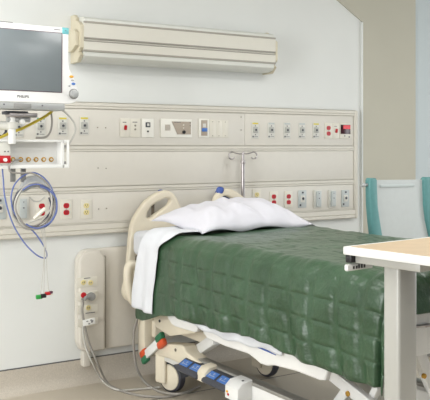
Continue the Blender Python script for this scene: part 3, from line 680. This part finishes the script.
for s in (-1, 1):
    c = Vector((XC+s*0.215, YHB+0.036, 1.128)) if s < 0 else Vector((XC+0.178, YHB+0.03, 1.128))
    mb = MB()
    if s < 0: mb.ball((2.404, YHB+0.034, 1.124), (0.020, 0.02, 0.014))
    else: mb.cyl((2.80, YHB-0.02, 1.124), (2.835, YHB+0.015, 1.120), 0.024, n=20, bev=0.006)
    mb.build('bumper', M['rubberblue'], bed)
mb = MB(); mb.tube([(2.84, -0.06, 1.115), (2.87, -0.055, 1.085), (2.92, -0.055, 1.06), (2.94, -0.055, 1.0)], 0.022, n=12); mb.build('push_handle', M['rubberblue'], bed)
mb = MB(); mb.cyl((2.352, YHB+0.04, 0.96), (2.352, YHB+0.04, 1.07), 0.010, n=12); mb.build('latch_rod', M['beddark'], bed)
# loop rail at the head end, lowered
mb = MB(); mb.tube(path([(142, 265.5), (135, 265), (130, 265.5), (128.2, 271), (128.2, 283), (130, 294), (134.5, 302), (141, 307), (150, 309)], -0.24), 0.027, n=14); mb.build('head_side_rail', M['cream'], bed)
# deck under the mattress
mb = MB(); mb.box((2.175, -2.28, 0.70), (3.085, -0.18, 0.758), 0.01); mb.build('mattress_deck', M['beddark'], bed)
mb = MB(); mb.box((2.20, -2.20, 0.60), (2.26, -0.20, 0.70), 0.006); mb.build('deck_beam', M['cream'], bed)
mb = MB(); mb.box((2.96, -2.20, 0.60), (3.02, -0.20, 0.70), 0.006); mb.build('deck_beam', M['cream'], bed)
# lowered side rail (near side)
RAIL = [(-1.035, 0.52), (-1.035, 0.66), (-1.07, 0.70), (-1.94, 0.70), (-1.99, 0.66), (-1.998, 0.500), (-1.985, 0.462), (-1.95, 0.454), (-1.80, 0.455), (-1.64, 0.444), (-1.59, 0.430), (-1.54, 0.428), (-1.49, 0.442), (-1.44, 0.452), (-1.25, 0.447), (-1.09, 0.452), (-1.05, 0.470)]
HRAIL = [(-0.665, 0.50), (-0.665, 0.62), (-0.96, 0.62), (-0.985, 0.48), (-0.97, 0.462), (-0.94, 0.456), (-0.76, 0.449), (-0.72, 0.455), (-0.68, 0.478)]
mb = MB(); mb.prism(RAIL, 'x', 2.120, 2.152, 0.009, 3); sr = mb.build('side_rail', M['bedwhite'], bed)
mb = MB(); mb.prism(HRAIL, 'x', 2.124, 2.152, 0.008, 3); mb.build('head_rail', M['bedwhite'], bed)
mb = MB(); mb.beam((2.1185, -1.18, 0.515), (2.1185, -1.66, 0.497), 0.003, 0.008, 0.001); mb.build('blue_stripe', M['rubberblue'], sr)
mb = MB(); mb.prism(RAIL, 'x', 3.10, 3.134, 0.009, 3); mb.build('side_rail', M['bedwhite'], bed)
# siderail carrier at head end
mb = MB(); mb.prism([(-0.40, 0.50), (-0.40, 0.43), (-0.44, 0.38), (-0.60, 0.362), (-0.87, 0.430), (-0.87, 0.50)], 'x', 2.18, 2.23, 0.006); br = mb.build('rail_bracket', M['cream'], bed)
p = side(159.5, 321, 2.178); mb = MB(); mb.cyl((2.176, p.y, p.z), (2.184, p.y, p.z), 0.008, n=14); mb.build('bolt', M['black'], br)
# supporting link arm
mb = MB(); mb.beam(side(216, 339, 2.26), side(191, 356, 2.36), 0.045, 0.06, 0.008); mb.build('link_arm', M['bedwhite'], bed)
# head upright and intermediate frame
mb = MB(); mb.box((2.20, -0.26, 0.16), (2.28, -0.17, 0.62), 0.015); mb.build('head_upright', M['cream'], bed)
mb = MB(); mb.box((2.95, -0.26, 0.16), (3.03, -0.17, 0.62), 0.015); mb.build('head_upright', M['cream'], bed)
mb = MB(); mb.box((2.30, -0.80, 0.335), (2.36, -0.22, 0.40), 0.008); mb.build('lift_frame', M['cream'], bed)
mb = MB(); mb.box((2.90, -0.80, 0.335), (2.96, -0.22, 0.40), 0.008); mb.build('lift_frame', M['cream'], bed)
mb = MB(); mb.box((2.25, -0.30, 0.28), (2.98, -0.20, 0.38), 0.01); mb.build('cross_member', M['cream'], bed)
# base rails
for X in (2.235, 2.955):
    s = 1 if X < 2.6 else -1
    mb = MB(); mb.box((X, -1.98, 0.180), (X+s*0.06, -0.42, 0.262), 0.008) if s > 0 else mb.box((X-0.06, -1.98, 0.180), (X, -0.42, 0.262), 0.008)
    bs = mb.build('base_rail', M['bedwhite'], bed)
    mb = MB(); mb.box((X-0.004 if s > 0 else X-0.056, -1.97, 0.258), (X+0.056 if s > 0 else X+0.004, -0.60, 0.276), 0.004); mb.build('rail_cap', M['bedgrey'], bs)
mb = MB(); mb.box((2.25, -2.0, 0.17), (2.96, -1.92, 0.26), 0.01); mb.build('cross_member', M['bedwhite'], bed)
# cream housing over the near head caster
hz = [(-0.345, 0.20), (-0.355, 0.235), (-0.39, 0.262), (-0.45, 0.285), (-0.66, 0.322), (-0.69, 0.318), (-0.71, 0.296), (-0.88, 0.262), (-0.88, 0.225), (-0.70, 0.215), (-0.52, 0.216)]
mb = MB(); mb.prism(hz, 'x', 2.215, 2.30, 0.010, 3); mb.build('caster_housing', M['cream'], bed)
p = side(175.5, 350, 2.214); mb = MB(); mb.cyl((2.212, p.y, p.z), (2.218, p.y, p.z), 0.009, n=12); mb.build('plug_cap', M['beddark'], bed)
# casters
def caster(x, y, sw=0.0):
    c0 = Vector((x, y, 0)); Mz = Matrix.Translation(c0) @ Matrix.Rotation(math.radians(sw), 4, 'Z')
    mb = MB(Mz); mb.cyl((-0.024, 0, 0.0875), (0.024, 0, 0.0875), 0.0875, n=40, bev=0.010); w = mb.build('caster', M['tyre'], bed)
    mb = MB(Mz); mb.cyl((-0.030, 0, 0.0875), (0.030, 0, 0.0875), 0.074, n=40, bev=0.006); mb.build('wheel_disc', M['cream'], w)
    mb = MB(Mz); mb.box((-0.052, 0.010, 0.050), (-0.026, 0.088, 0.235), 0.012, 3); mb.box((-0.030, 0.03, 0.19), (0.03, 0.075, 0.235), 0.01, 3); mb.build('caster_leg', M['cream'], w)
    arc = [(0.100*math.cos(a), 0.0875+0.102*math.sin(a)) for a in [math.radians(75+11*k) for k in range(10)]]
    arc2 = [(0.091*math.cos(a), 0.0875+0.091*math.sin(a)) for a in [math.radians(174-11*k) for k in range(10)]]
    mb = MB(Mz); mb.prism(arc+arc2, 'x', -0.034, 0.034); mb.build('fender', M['dark'], w)
caster(2.285, -0.44, 18); caster(2.93, -0.475, 8); caster(2.275, -2.02); caster(2.93, -2.02)
# brake pedal (butterfly, orange and green)
bp_ = [side(u, v, 2.20) for u, v in ((160.5, 341), (153, 348.5), (145, 356))]
ax = (bp_[2]-bp_[0]).normalized()
mb = MB(); mb.beam(bp_[0]+ax*0.015, bp_[2]-ax*0.012, 0.022, 0.052, 0.006); bk = mb.build('brake_lever', M['bedwhite'], bed)
for e, flip in ((bp_[0], 1), (bp_[2], -1)):
    up = Vector((0, -ax.z, ax.y)); up = up if up.z > 0 else -up
    for m, sg in (('brakegreen', 1), ('brakeorange', -1)):
        o_ = e + up*0.019*sg*flip
        mb = MB(); mb.beam(o_-ax*0.048, o_+ax*0.036, 0.034, 0.042, 0.013) if flip > 0 else mb.beam(o_-ax*0.034, o_+ax*0.040, 0.034, 0.042, 0.013); mb.build('brake_pad', M[m], bk)
# foot pedals with blue pads
def pedal(y0, y1):
    L = y0-y1
    A_, B_ = Vector((2.210, 0, 0.268)), Vector((2.158, 0, 0.238))
    zt = 0.262
    mb = MB(); mb.box((2.165, y0-0.01, zt-0.055), (2.235, y0+0.05, zt-0.038), 0.006); mb.prism([(2.236, zt+0.004), (2.212, zt+0.003), (2.150, zt-0.034), (2.146, zt-0.046), (2.16, zt-0.058), (2.205, zt-0.045), (2.236, zt-0.04)], 'y', y1, y0, 0.005); pd = mb.build('foot_pedal', M['dark'], bed)
    d = Vector((2.150-2.212, 0, -0.037)).normalized(); nrm = Vector((d.z, 0, -d.x)); nrm = nrm if nrm.z > 0 else -nrm
    top = Vector((2.212, 0, zt+0.003))
    for k in range(2):
        ya = y0-L*(0.07+0.47*k); yb = ya-L*0.36
        A = top+d*0.010; B = top+d*0.052
        off = nrm*0.003
        q = [Vector((A.x, ya, A.z))+off, Vector((B.x, ya, B.z))+off, Vector((B.x, yb, B.z))+off, Vector((A.x, yb, A.z))+off]; q2 = [v_-nrm*0.008 for v_ in q]
        t = bmesh.new(); V = [t.verts.new(v_) for v_ in q+q2]
        for f in ((0, 1, 2, 3), (7, 6, 5, 4), (0, 4, 5, 1), (1, 5, 6, 2), (2, 6, 7, 3), (3, 7, 4, 0)): t.faces.new([V[i] for i in f])
        bmesh.ops.recalc_face_normals(t, faces=t.faces)
        mb = MB(); mb._add(t); pad = mb.build('pedal_pad', M['blue'], pd, smooth=False)
        C_ = (A+B)/2+nrm*0.0038; C_.y = (ya+yb)/2
        ex = Vector((0, -1, 0)); ey = -d; hw_ = abs(yb-ya)*0.32; hh_ = (A-B).length*0.34
        t = bmesh.new()
        for (x0, z0, x1, z1) in ((-1, -0.6, 1, -0.42), (-1, -0.9, -0.75, 0.2), (0.15, -0.1, 0.32, 0.9), (-0.1, 0.6, 0.6, 0.78)):
            t.faces.new([t.verts.new(C_+ex*(x_*hw_)+ey*(z_*hh_)) for x_, z_ in ((x0, z0), (x1, z0), (x1, z1), (x0, z1))])
        mb = MB(); mb._add(t); mb.build('pictogram', M['plateb'], pd, smooth=False)
pedal(-0.715, -0.935); pedal(-0.985, -1.20)
mb = MB(); mb.prism([(2.240, 0.284), (2.185, 0.276), (2.160, 0.250), (2.158, 0.205), (2.240, 0.19)], 'y', -1.000, -0.922, 0.010); mb.build('pedal_divider', M['cream'], bed)
mb = MB(); mb.prism([(2.240, 0.284), (2.180, 0.276), (2.150, 0.250), (2.148, 0.190), (2.240, 0.15)], 'y', -1.315, -1.200, 0.010); eb = mb.build('indicator_block', M['bedwhite'], bed)
for dy, dz, m in ((0.0, 0.0, 'orange'), (-0.010, -0.012, 'red')):
    mb = MB(); mb.ball((2.148, -1.225+dy, 0.222+dz), (0.004, 0.009, 0.006)); mb.build('indicator_light', M[m], eb)
mb = MB(); mb.cyl((2.200, -1.285, 0.272), (2.200, -1.285, 0.282), 0.006); mb.build('rivet', M['ink'], eb)
# lift arms towards the foot
X = 2.33
mb = MB(); mb.beam(side(322, 366, X), side(372, 406, X), 0.03, 0.055, 0.004); la = mb.build('lift_arm', M['bedwhite'], bed)
p = side(348, 393.7, X-0.016); mb = MB(); mb.cyl((p.x-0.006, p.y, p.z), (p.x+0.004, p.y, p.z), 0.012, n=18, bev=0.002); bo = mb.build('pivot_bolt', M['brass'], la)
X = 2.36
mb = MB(); mb.beam(side(330, 415, X), side(352, 384, X), 0.03, 0.045, 0.004); mb.build('lift_arm', M['bedwhite'], bed)
a, b = side(354, 398, 2.42), side(380, 384, 2.42)
mb = MB(); mb.box((2.42, b.y, a.z-0.06), (2.56, a.y, b.z-0.02), 0.006); mb.build('lift_housing', M['plateg'], bed)
mb = MB(); mb.beam(side(378, 386, 2.36), side(366, 412, 2.36), 0.03, 0.03, 0.004); mb.build('lift_link', M['bedwhite'], bed)
# foot end structure seen right of the table leg
YF = -2.325
a, b = at(418, 345, YF), at(430, 311, YF)
mb = MB(); mb.box((2.13, YF-0.012, 0.612), (3.09, YF+0.035, 0.806), 0.012); fb = mb.build('footboard', M['bedwhite'], bed)
p = at(418.5, 326, YF-0.02); q = at(428, 327.5, YF-0.02)
mb = MB(); mb.cyl((p.x-0.03, YF-0.02, p.z), (q.x, YF-0.02, p.z-0.003), 0.005, n=10); mb.cyl((q.x-0.012, YF-0.02, p.z-0.003), (q.x+0.01, YF-0.02, p.z-0.003), 0.007, n=10); mb.build('latch_pin', M['chrome'], fb)
a, b = at(412, 336, YF+0.06), at(436, 398, YF+0.06)
mb = MB(); mb.beam(a, b, 0.03, 0.05, 0.004, up=(0, -1, 0)) if False else mb.beam(a, b, 0.05, 0.03, 0.004, up=(0, 1, 0)); fa = mb.build('foot_strut', M['bedwhite'], bed)
p = at(424, 376, YF+0.04); mb = MB(); mb.cyl((p.x, p.y-0.006, p.z), (p.x, p.y+0.006, p.z), 0.010, n=16, bev=0.002); mb.build('pivot_bolt', M['brass'], fa)
a, b = at(410, 393, YF+0.08), at(440, 402, YF+0.08)
mb = MB(); mb.beam(a, b, 0.045, 0.03, 0.004, up=(0, 1, 0)); mb.build('foot_strut', M['bedwhite'], bed)
a, b = at(408, 345, YF+0.10), at(440, 352, YF+0.10)
mb = MB(); mb.beam(a, b, 0.03, 0.03, 0.004, up=(0, 1, 0)); mb.build('foot_crossbar', M['bedgrey'], bed)
# mattress
mb = MB(); mb.box((2.165, -2.30, 0.760), (3.095, -0.165, 0.905), 0.035, 4)
tag(mb.build('mattress', M['sheet']), 'white covered mattress corner showing beside the cream headboard', 'mattress')

# ---- draped cloths
ZT_ = 0.922
def drape(x, y, XL, XRr, YFt, top, r):
    da = 0.0; sx = 0
    if x < XL+r: da = XL+r-x; sx = -1
    elif x > XRr-r: da = x-(XRr-r); sx = 1
    db = max(YFt+r-y, 0.0)
    d = math.hypot(da, db)
    bx = min(max(x, XL+r), XRr-r); by = max(y, YFt+r)
    if d < 1e-9: return Vector((bx, by, top)), Vector((0, 0, 1)), 0.0
    if d < r*PI/2: out = r*math.sin(d/r); drop = r*(1-math.cos(d/r)); n = Vector((sx*da/d*math.sin(d/r), -db/d*math.sin(d/r), math.cos(d/r)))
    else: out = r; drop = r+d-r*PI/2; n = Vector((sx*da/d, -db/d, 0))
    return Vector((bx+sx*out*da/d, by-out*db/d, top-drop)), n, drop
def smooth(t): t = max(0, min(1, t)); return t*t*(3-2*t)
def interp(x, tab):
    for (a, va), (b, vb) in zip(tab, tab[1:]):
        if x >= b: s = (x-a)/(b-a); return va+(vb-va)*s
    return tab[-1][1]
HEM = [(-0.30, 0.425), (-0.45, 0.430), (-0.53, 0.452), (-0.65, 0.493), (-0.80, 0.515), (-1.14, 0.521), (-1.37, 0.537), (-1.58, 0.556), (-1.68, 0.536), (-1.83, 0.523), (-2.0, 0.520), (-2.14, 0.512), (-2.4, 0.532)]
XLb, XRb, YFb, rb = 2.100, 3.125, -2.385, 0.075
CA, CB = 0.092, 0.150     # quilt cell
def blanket_fn(su, sv_):
    y0 = -0.52+0.16*smooth((0.30-su)/0.28); hangF = 0.13+rb*(PI/2-1)
    y = y0+(YFb+rb-hangF-0.0-y0)*sv_
    yy = max(y, YFb)
    hem = interp(yy, HEM)
    hl = (ZT_-hem)+rb*(PI/2-1)
    x = (XLb+rb-hl)+((XRb-rb+0.36)-(XLb+rb-hl))*su
    # less hang at the very corner so the cloth does not dip below the hem
    P_, n, drop = drape(x, y, XLb, XRb, YFb, ZT_, rb)
    # quilted puffs
    fa = abs(math.sin(PI*(x-XLb)/CA)); fb_ = abs(math.sin(PI*(y+0.012*math.sin(x*9))/CB))
    # seams wander a little; each cell domes and is pulled tight along its cross seam
    cw = 0.5+0.5*noise.noise(Vector((math.floor(y/CB)*1.7, math.floor((x-XLb)/CA)*2.3, 7.7)))
    puff = smooth((fb_-0.2)/0.6)*smooth((fa-0.08)/0.34)*(0.6+0.7*cw)+0.25*smooth(fb_/0.5)
    amp = 0.0018+0.0060*smooth(drop/0.12)
    fold = math.sin(y*19+2.2*noise.noise(Vector((y*2.1, x, 3))))*0.010*smooth((drop-0.05)/0.35) + 0.006*math.sin(y*43+1.3)*smooth((drop-0.1)/0.3)
    nz = noise.noise(Vector((x*7, y*7, 1.7)))*0.007+noise.noise(Vector((x*23, y*23, 5.1)))*0.0028
    bul = 0.010*math.sin(PI*min(1, drop/0.42)) if drop > 0 else 0
    calm = 0.25+0.75*smooth((-y-0.66)/0.2)
    off = (puff*amp+fold+nz+bul)*calm+0.004
    # gentle swell of the body of the mattress
    swell = 0.012*noise.noise(Vector((x*1.6, y*1.6, 9.3)))
    return P_+n*max(off, -0.006)+Vector((0, 0, swell*(1-smooth(drop/0.2))))
mb = MB(); mb.grid(blanket_fn, 300, 380)
bk_o = mb.build('bed_blanket', M['blanket'])
bk_o.data.set_sharp_from_angle(angle=PI)
sol = bk_o.modifiers.new('thick', 'SOLIDIFY'); sol.thickness = 0.005; sol.offset = -1
tag(bk_o, 'shiny dark green quilted blanket draped over the bed to its foot', 'blanket')

def sheet_fn(su, sv_):
    # turned-down sheet band at the head
    xl = XLb-0.016; r = rb+0.01; top = ZT_+0.015
    hang = (top-0.492)+r*(PI/2-1)
    x = (xl+r-hang)+((XRb+0.01-r+0.30)-(xl+r-hang))*su
    P0, n0, dr0 = drape(x, -0.5, xl, XRb+0.01, -9, top, r)
    dr = dr0
    yh = -0.46+0.11*smooth((dr-0.02)/0.4)
    yf = -0.765+0.105*smooth(dr/0.10)+0.07*smooth((dr-0.10)/0.3)
    if x > 2.6: yf = -0.735
    y = yh+(yf-yh)*sv_
    P_, n, drop = drape(x, y, xl, XRb+0.01, -9, top, r)
    w = noise.noise(Vector((x*9, y*14, 2.2)))*0.007+0.007*math.sin(y*52+x*6)*smooth(drop/0.15)*(0.5+0.5*sv_)
    return P_+n*(w+0.006+0.006*smooth(drop/0.2))+Vector((0, 0, 0.022*noise.noise(Vector((y*6, 1, 1)))*smooth((drop-0.3)/0.1)))
mb = MB(); mb.grid(sheet_fn, 130, 40)
sh = mb.build('bed_sheet', M['sheet']); sh.data.set_sharp_from_angle(angle=PI)
sol = sh.modifiers.new('thick', 'SOLIDIFY'); sol.thickness = 0.003; sol.offset = -1
tag(sh, 'white sheet folded down over the blanket at the head end', 'sheet')
def hem_fn(su, sv_):
    y = -0.72-1.0*su
    zt = 0.60
    zb = 0.498+0.010*math.sin(su*7+1)+0.005*math.sin(su*31)
    z = zt+(zb-zt)*sv_
    return Vector((2.114-0.005*noise.noise(Vector((y*5, z*9, 4)))-0.006*sv_, y, z))
mb = MB(); mb.grid(hem_fn, 80, 8); hm = mb.build('hanging_edge', M['sheet'], sh); hm.data.set_sharp_from_angle(angle=PI)
sol = hm.modifiers.new('thick', 'SOLIDIFY'); sol.thickness = 0.002

# ---- pillow
PC = Vector((2.625, -0.545, 0.0))
def pillow_fn(topside):
    def fn(su, sv_):
        a = su*2-1; b = sv_*2-1
        # outline: straight front edge, pointed corners
        pin = 1-0.05*(1-abs(b)**2)*0
        ex = a*(0.35+0.05*abs(b)**2.2)+0.035*smooth(-b)*smooth(-a*1.2); ey = b*(0.235+0.03*abs(a)**3)
        x = PC.x+ex; y = PC.y+ey
        h = max(0.0, (1-abs(a)**3.0))**0.60*max(0.0, (1-abs(b)**2.4))**0.6
        base = ZT_+0.022
        w = noise.noise(Vector((x*7, y*9, 0.3)))*0.020+noise.noise(Vector((x*18, y*10, 4.0)))*0.012
        w += 0.010*math.sin(14*(a+0.4*b))*max(0, -b)*(1-abs(a))
        if topside: z = base+0.150*h*(1+0.10*a)+w*min(1, h*2)
        else: z = base-0.008*h
        # the far-left corner lifts against the headboard
        z += 0.028*smooth((-a-0.55)/0.45)*smooth((b+0.3)/1.0)
        z += 0.012*math.sin(a*7)*(abs(b)**4)*(1-h)
        return Vector((x, y, z))
    return fn
mb = MB(); mb.grid(pillow_fn(True), 90, 60); mb.grid(pillow_fn(False), 90, 60)
bmesh.ops.remove_doubles(mb.bm, verts=mb.bm.verts, dist=0.0015); bmesh.ops.recalc_face_normals(mb.bm, faces=mb.bm.faces)
pl = mb.build('pillow', M['pillow']); pl.data.set_sharp_from_angle(angle=PI)
tag(pl, 'large plump white pillow lying at the head of the bed', 'pillow')

# ---- IV pole at the headboard
pt = at(243, 153.5, -0.085)
ivp = thing('iv_pole', (pt.x, -0.085, 0.62), 'short chrome IV pole with two curled hooks rising behind the headboard', 'pole')
mb = MB(); mb.cyl((pt.x, -0.085, 0.62), (pt.x, -0.085, 1.30), 0.0125, n=20); mb.build('pole', M['chrome'], ivp)
mb = MB(); mb.cyl((pt.x, -0.085, 1.295), (pt.x, -0.085, pt.z+0.012), 0.0085, n=16, bev=0.002); mb.build('top_tube', M['chrome'], ivp)
mb = MB(); mb.cyl((pt.x, -0.085, 1.29), (pt.x, -0.085, 1.312), 0.016, n=20, bev=0.003); mb.build('collar', M['chrome'], ivp)
zt = pt.z
for s in (-1, 1):
    pts = [(pt.x, -0.085, zt), (pt.x+s*0.03, -0.085, zt-0.002), (pt.x+s*0.062, -0.085, zt+0.004), (pt.x+s*0.085, -0.085, zt+0.010), (pt.x+s*0.105, -0.085, zt+0.002), (pt.x+s*0.112, -0.085, zt-0.016), (pt.x+s*0.102, -0.085, zt-0.032), (pt.x+s*0.083, -0.085, zt-0.035), (pt.x+s*0.068, -0.085, zt-0.026)]
    mb = MB(); mb.tube(pts, 0.0048, n=10); mb.build('hook', M['chrome'], ivp)
mb = MB(); mb.box((pt.x-0.03, -0.105, 0.62), (pt.x+0.03, -0.065, 0.68), 0.006); mb.build('socket_bracket', M['cream'], ivp)

# ================================================================== OVERBED TABLE
TZ = 1.06
g_ = math.radians(6.2)
A0 = Vector((1.856, -2.388, 0))
# local frame: a runs right along the back edge, b runs towards the camera
Mt = Matrix(((math.cos(g_), math.sin(g_), 0, A0.x), (math.sin(g_), -math.cos(g_), 0, A0.y), (0, 0, 1, 0), (0, 0, 0, 1)))
c = Mt @ Vector((0.11, 0.17, 0.0))
tb_ = thing('overbed_table', (c.x, c.y, 0.0), 'grey overbed table with tan top and white edge at the foot of the bed', 'table')
TA, TB = 0.80, 0.42
def tbuild(mb, *a, **k):
    bmesh.ops.transform(mb.bm, matrix=Mt, verts=mb.bm.verts); bmesh.ops.recalc_face_normals(mb.bm, faces=mb.bm.faces)
    return mb.build(*a, **k)
mb = MB(); mb.prism(rrect(0, 0, TA, TB, 0.016, 4), 'z', TZ-0.027, TZ-0.0006, 0.003); tbuild(mb, 'edge_band', M['tabwhite'], tb_)
mb = MB(); mb.prism(rrect(0.022, 0.022, TA-0.022, TB-0.022, 0.006, 3), 'z', TZ-0.006, TZ+0.0006); tbuild(mb, 'table_top', M['wood'], tb_)
mb = MB(); mb.box((0.032, 0.034, TZ-0.056), (0.20, 0.305, TZ-0.026), 0.003); tbuild(mb, 'support_rail', M['tabmetal'], tb_)
mb = MB(); mb.box((0.012, 0.008, TZ-0.055), (0.05, 0.034, TZ-0.026), 0.002); tbuild(mb, 'rail_end', M['black'], tb_)
mb = MB(); mb.box((0.0, 0.012, TZ-0.083), (0.13, 0.030, TZ-0.060), 0.005); lv = tbuild(mb, 'height_lever', M['tabwhite'], tb_)
mb = MB()
for a in (0.025, 0.040, 0.052, 0.066, 0.080): mb.box((a, 0.0285, TZ-0.077), (a+0.009, 0.0308, TZ-0.067+0.004*(a > 0.045)), 0.0005)
tbuild(mb, 'lettering', M['black'], lv)
mb = MB(); mb.box((0.10, 0.10, TZ-0.072), (0.118, 0.13, TZ-0.050), 0.002); tbuild(mb, 'lever_pivot', M['black'], tb_)
mb = MB(); mb.box((0.060, 0.132, 0.10), (0.156, 0.200, TZ-0.05), 0.010, 3); tbuild(mb, 'column', M['tabmetal'], tb_)
mb = MB(); mb.box((0.1555, 0.142, 0.12), (0.1615, 0.19, TZ-0.06), 0.001); tbuild(mb, 'column_seal', M['dark'], tb_)
mb = MB(); mb.cyl((0.10, 0.166, TZ-0.04), (0.10, 0.166, TZ-0.03), 0.03); tbuild(mb, 'column_cap', M['tabmetal'], tb_)
mb = MB(); mb.box((0.07, -0.02, 0.062), (0.145, 0.44, 0.10), 0.010); mb.box((0.10, 0.13, 0.062), (0.74, 0.20, 0.10), 0.010); tbuild(mb, 'base', M['tabmetal'], tb_)
for (a, b) in ((0.108, 0.0), (0.108, 0.42), (0.72, 0.165)):
    mb = MB(); mb.cyl((a-0.012, b, 0.03), (a+0.012, b, 0.03), 0.03, n=20, bev=0.004); mb.box((a-0.008, b-0.008, 0.04), (a+0.008, b+0.008, 0.066)); tbuild(mb, 'caster', M['tyre'], tb_)

# ================================================================== PRIVACY SCREEN beyond the bed
YV = -0.75
ps = thing('privacy_screen', (3.75, YV, 0.0), 'translucent pale screen with teal side bands standing beyond the bed', 'screen')
def band(ptsL, ptsR, y0, y1, nm, m):
    pts = ptsL+list(reversed(ptsR))
    mb = MB(); mb.prism([(p.x, p.z) for p in pts], 'y', y0, y1, 0.012, 3); return mb.build(nm, m, ps)
def P_(u, v): return at(u, v, YV)
Lp = [P_(366.3, 180.5), P_(366.4, 190), P_(366.8, 205), P_(368.2, 222), P_(370.0, 237), P_(374, 262)]
Rp = [P_(376.4, 180), P_(376.6, 190), P_(377.2, 205), P_(379.5, 222), P_(382.0, 237), P_(387, 262)]
Rp = [p-Vector((0.012, 0, 0)) for p in Rp]; Lp = [P_(368.5, 178.0)]+[p+Vector((0.008, 0, 0)) for p in Lp]; Rp = [P_(373.8, 178.0)]+Rp
band(Lp, Rp, YV-0.025, YV+0.025, 'side_band', M['tealfab'])
Lq = [P_(424, 177), P_(421.8, 180), P_(422, 190), P_(422.6, 205), P_(424.4, 220), P_(428, 236), P_(433, 262)]
Rq = [P_(431, 177), P_(433, 180), P_(433.2, 190), P_(434, 205), P_(436.2, 220), P_(440, 236), P_(446, 262)]
band(Lq, Rq, YV-0.025, YV+0.025, 'side_band', M['tealfab'])
pp = [P_(375.5, 180), P_(423, 179.5), P_(423.5, 200), P_(426, 220), P_(429.5, 236), P_(435, 262), P_(386, 262), P_(381.2, 237), P_(378.6, 222), P_(376.6, 205)]
mb = MB(); mb.prism([(p.x, p.z) for p in pp], 'y', YV-0.002, YV+0.002); mb.build('fabric_panel', M['mesh'], ps)
a, b = P_(379.5, 187.8), P_(414, 183.6)
mb = MB(); mb.box((a.x, YV-0.008, a.z), (b.x, YV-0.001, b.z), 0.003); mb.build('cross_band', M['meshbar'], ps)
p = P_(364.6, 185); mb = MB(); mb.cyl((p.x-0.012, YV, p.z), (p.x+0.035, YV, p.z), 0.009, n=14); mb.ball((p.x-0.010, YV, p.z), 0.015); mb.build('knob', M['midgrey'], ps)
p, q = P_(380, 258), P_(439, 258)
for x in (p.x, q.x):
    mb = MB(); mb.cyl((x, YV, 0.03), (x, YV, p.z+0.02), 0.013, n=14); mb.box((x-0.02, YV-0.20, 0.0), (x+0.02, YV+0.16, 0.03), 0.006); mb.build('leg', M['midgrey'], ps)

# ================================================================== LIGHT AND CAMERA
def area(name, loc, sx, sy, power, col, rot=(0, 0, 0)):
    l = bpy.data.lights.new(name, 'AREA'); l.shape = 'RECTANGLE'; l.size = sx; l.size_y = sy; l.energy = power; l.color = col
    o = bpy.data.objects.new(name, l); o.location = loc; o.rotation_euler = rot; COL.objects.link(o); return o
for (x, y) in ((0.55, -1.15), (2.9, -1.9), (0.8, -3.6), (2.9, -3.6)):
    area('ceiling_lamp', (x, y, 2.74), 1.2, 0.6, 19, (1.0, 0.995, 0.985))
# daylight from windows on the open sides of the room
area('window_light', (-3.3, -2.6, 1.6), 2.8, 1.7, 155, (0.97, 0.985, 1.0), (0, math.radians(-90), 0))
area('window_light', (1.2, -6.4, 1.6), 3.6, 1.7, 7, (0.96, 0.985, 1.0), (math.radians(90), 0, 0))
area('window_light', (6.9, -2.6, 1.6), 2.6, 1.6, 60, (0.95, 0.98, 1.0), (0, math.radians(90), 0))
w = bpy.data.worlds.new('World'); SC.world = w; w.use_nodes = True
w.node_tree.nodes['Background'].inputs['Color'].default_value = (0.96, 0.98, 1.0, 1); w.node_tree.nodes['Background'].inputs['Strength'].default_value = 0.24

cam = bpy.data.cameras.new('camera'); co = bpy.data.objects.new('camera', cam); COL.objects.link(co)
co.location = (0, -D, H); co.rotation_euler = (math.radians(90), 0, -YAW)
cam.sensor_fit = 'HORIZONTAL'; cam.sensor_width = 36; cam.lens = 36*F/430.0
cam.shift_x = 0.0; cam.shift_y = -(200.0-HOR)/430.0
cam.clip_start = 0.05
SC.camera = co
SC.view_settings.view_transform = 'Standard'; SC.view_settings.look = 'None'; SC.view_settings.gamma = 1.0; SC.view_settings.exposure = 0.26
SC.view_settings.use_curve_mapping = False
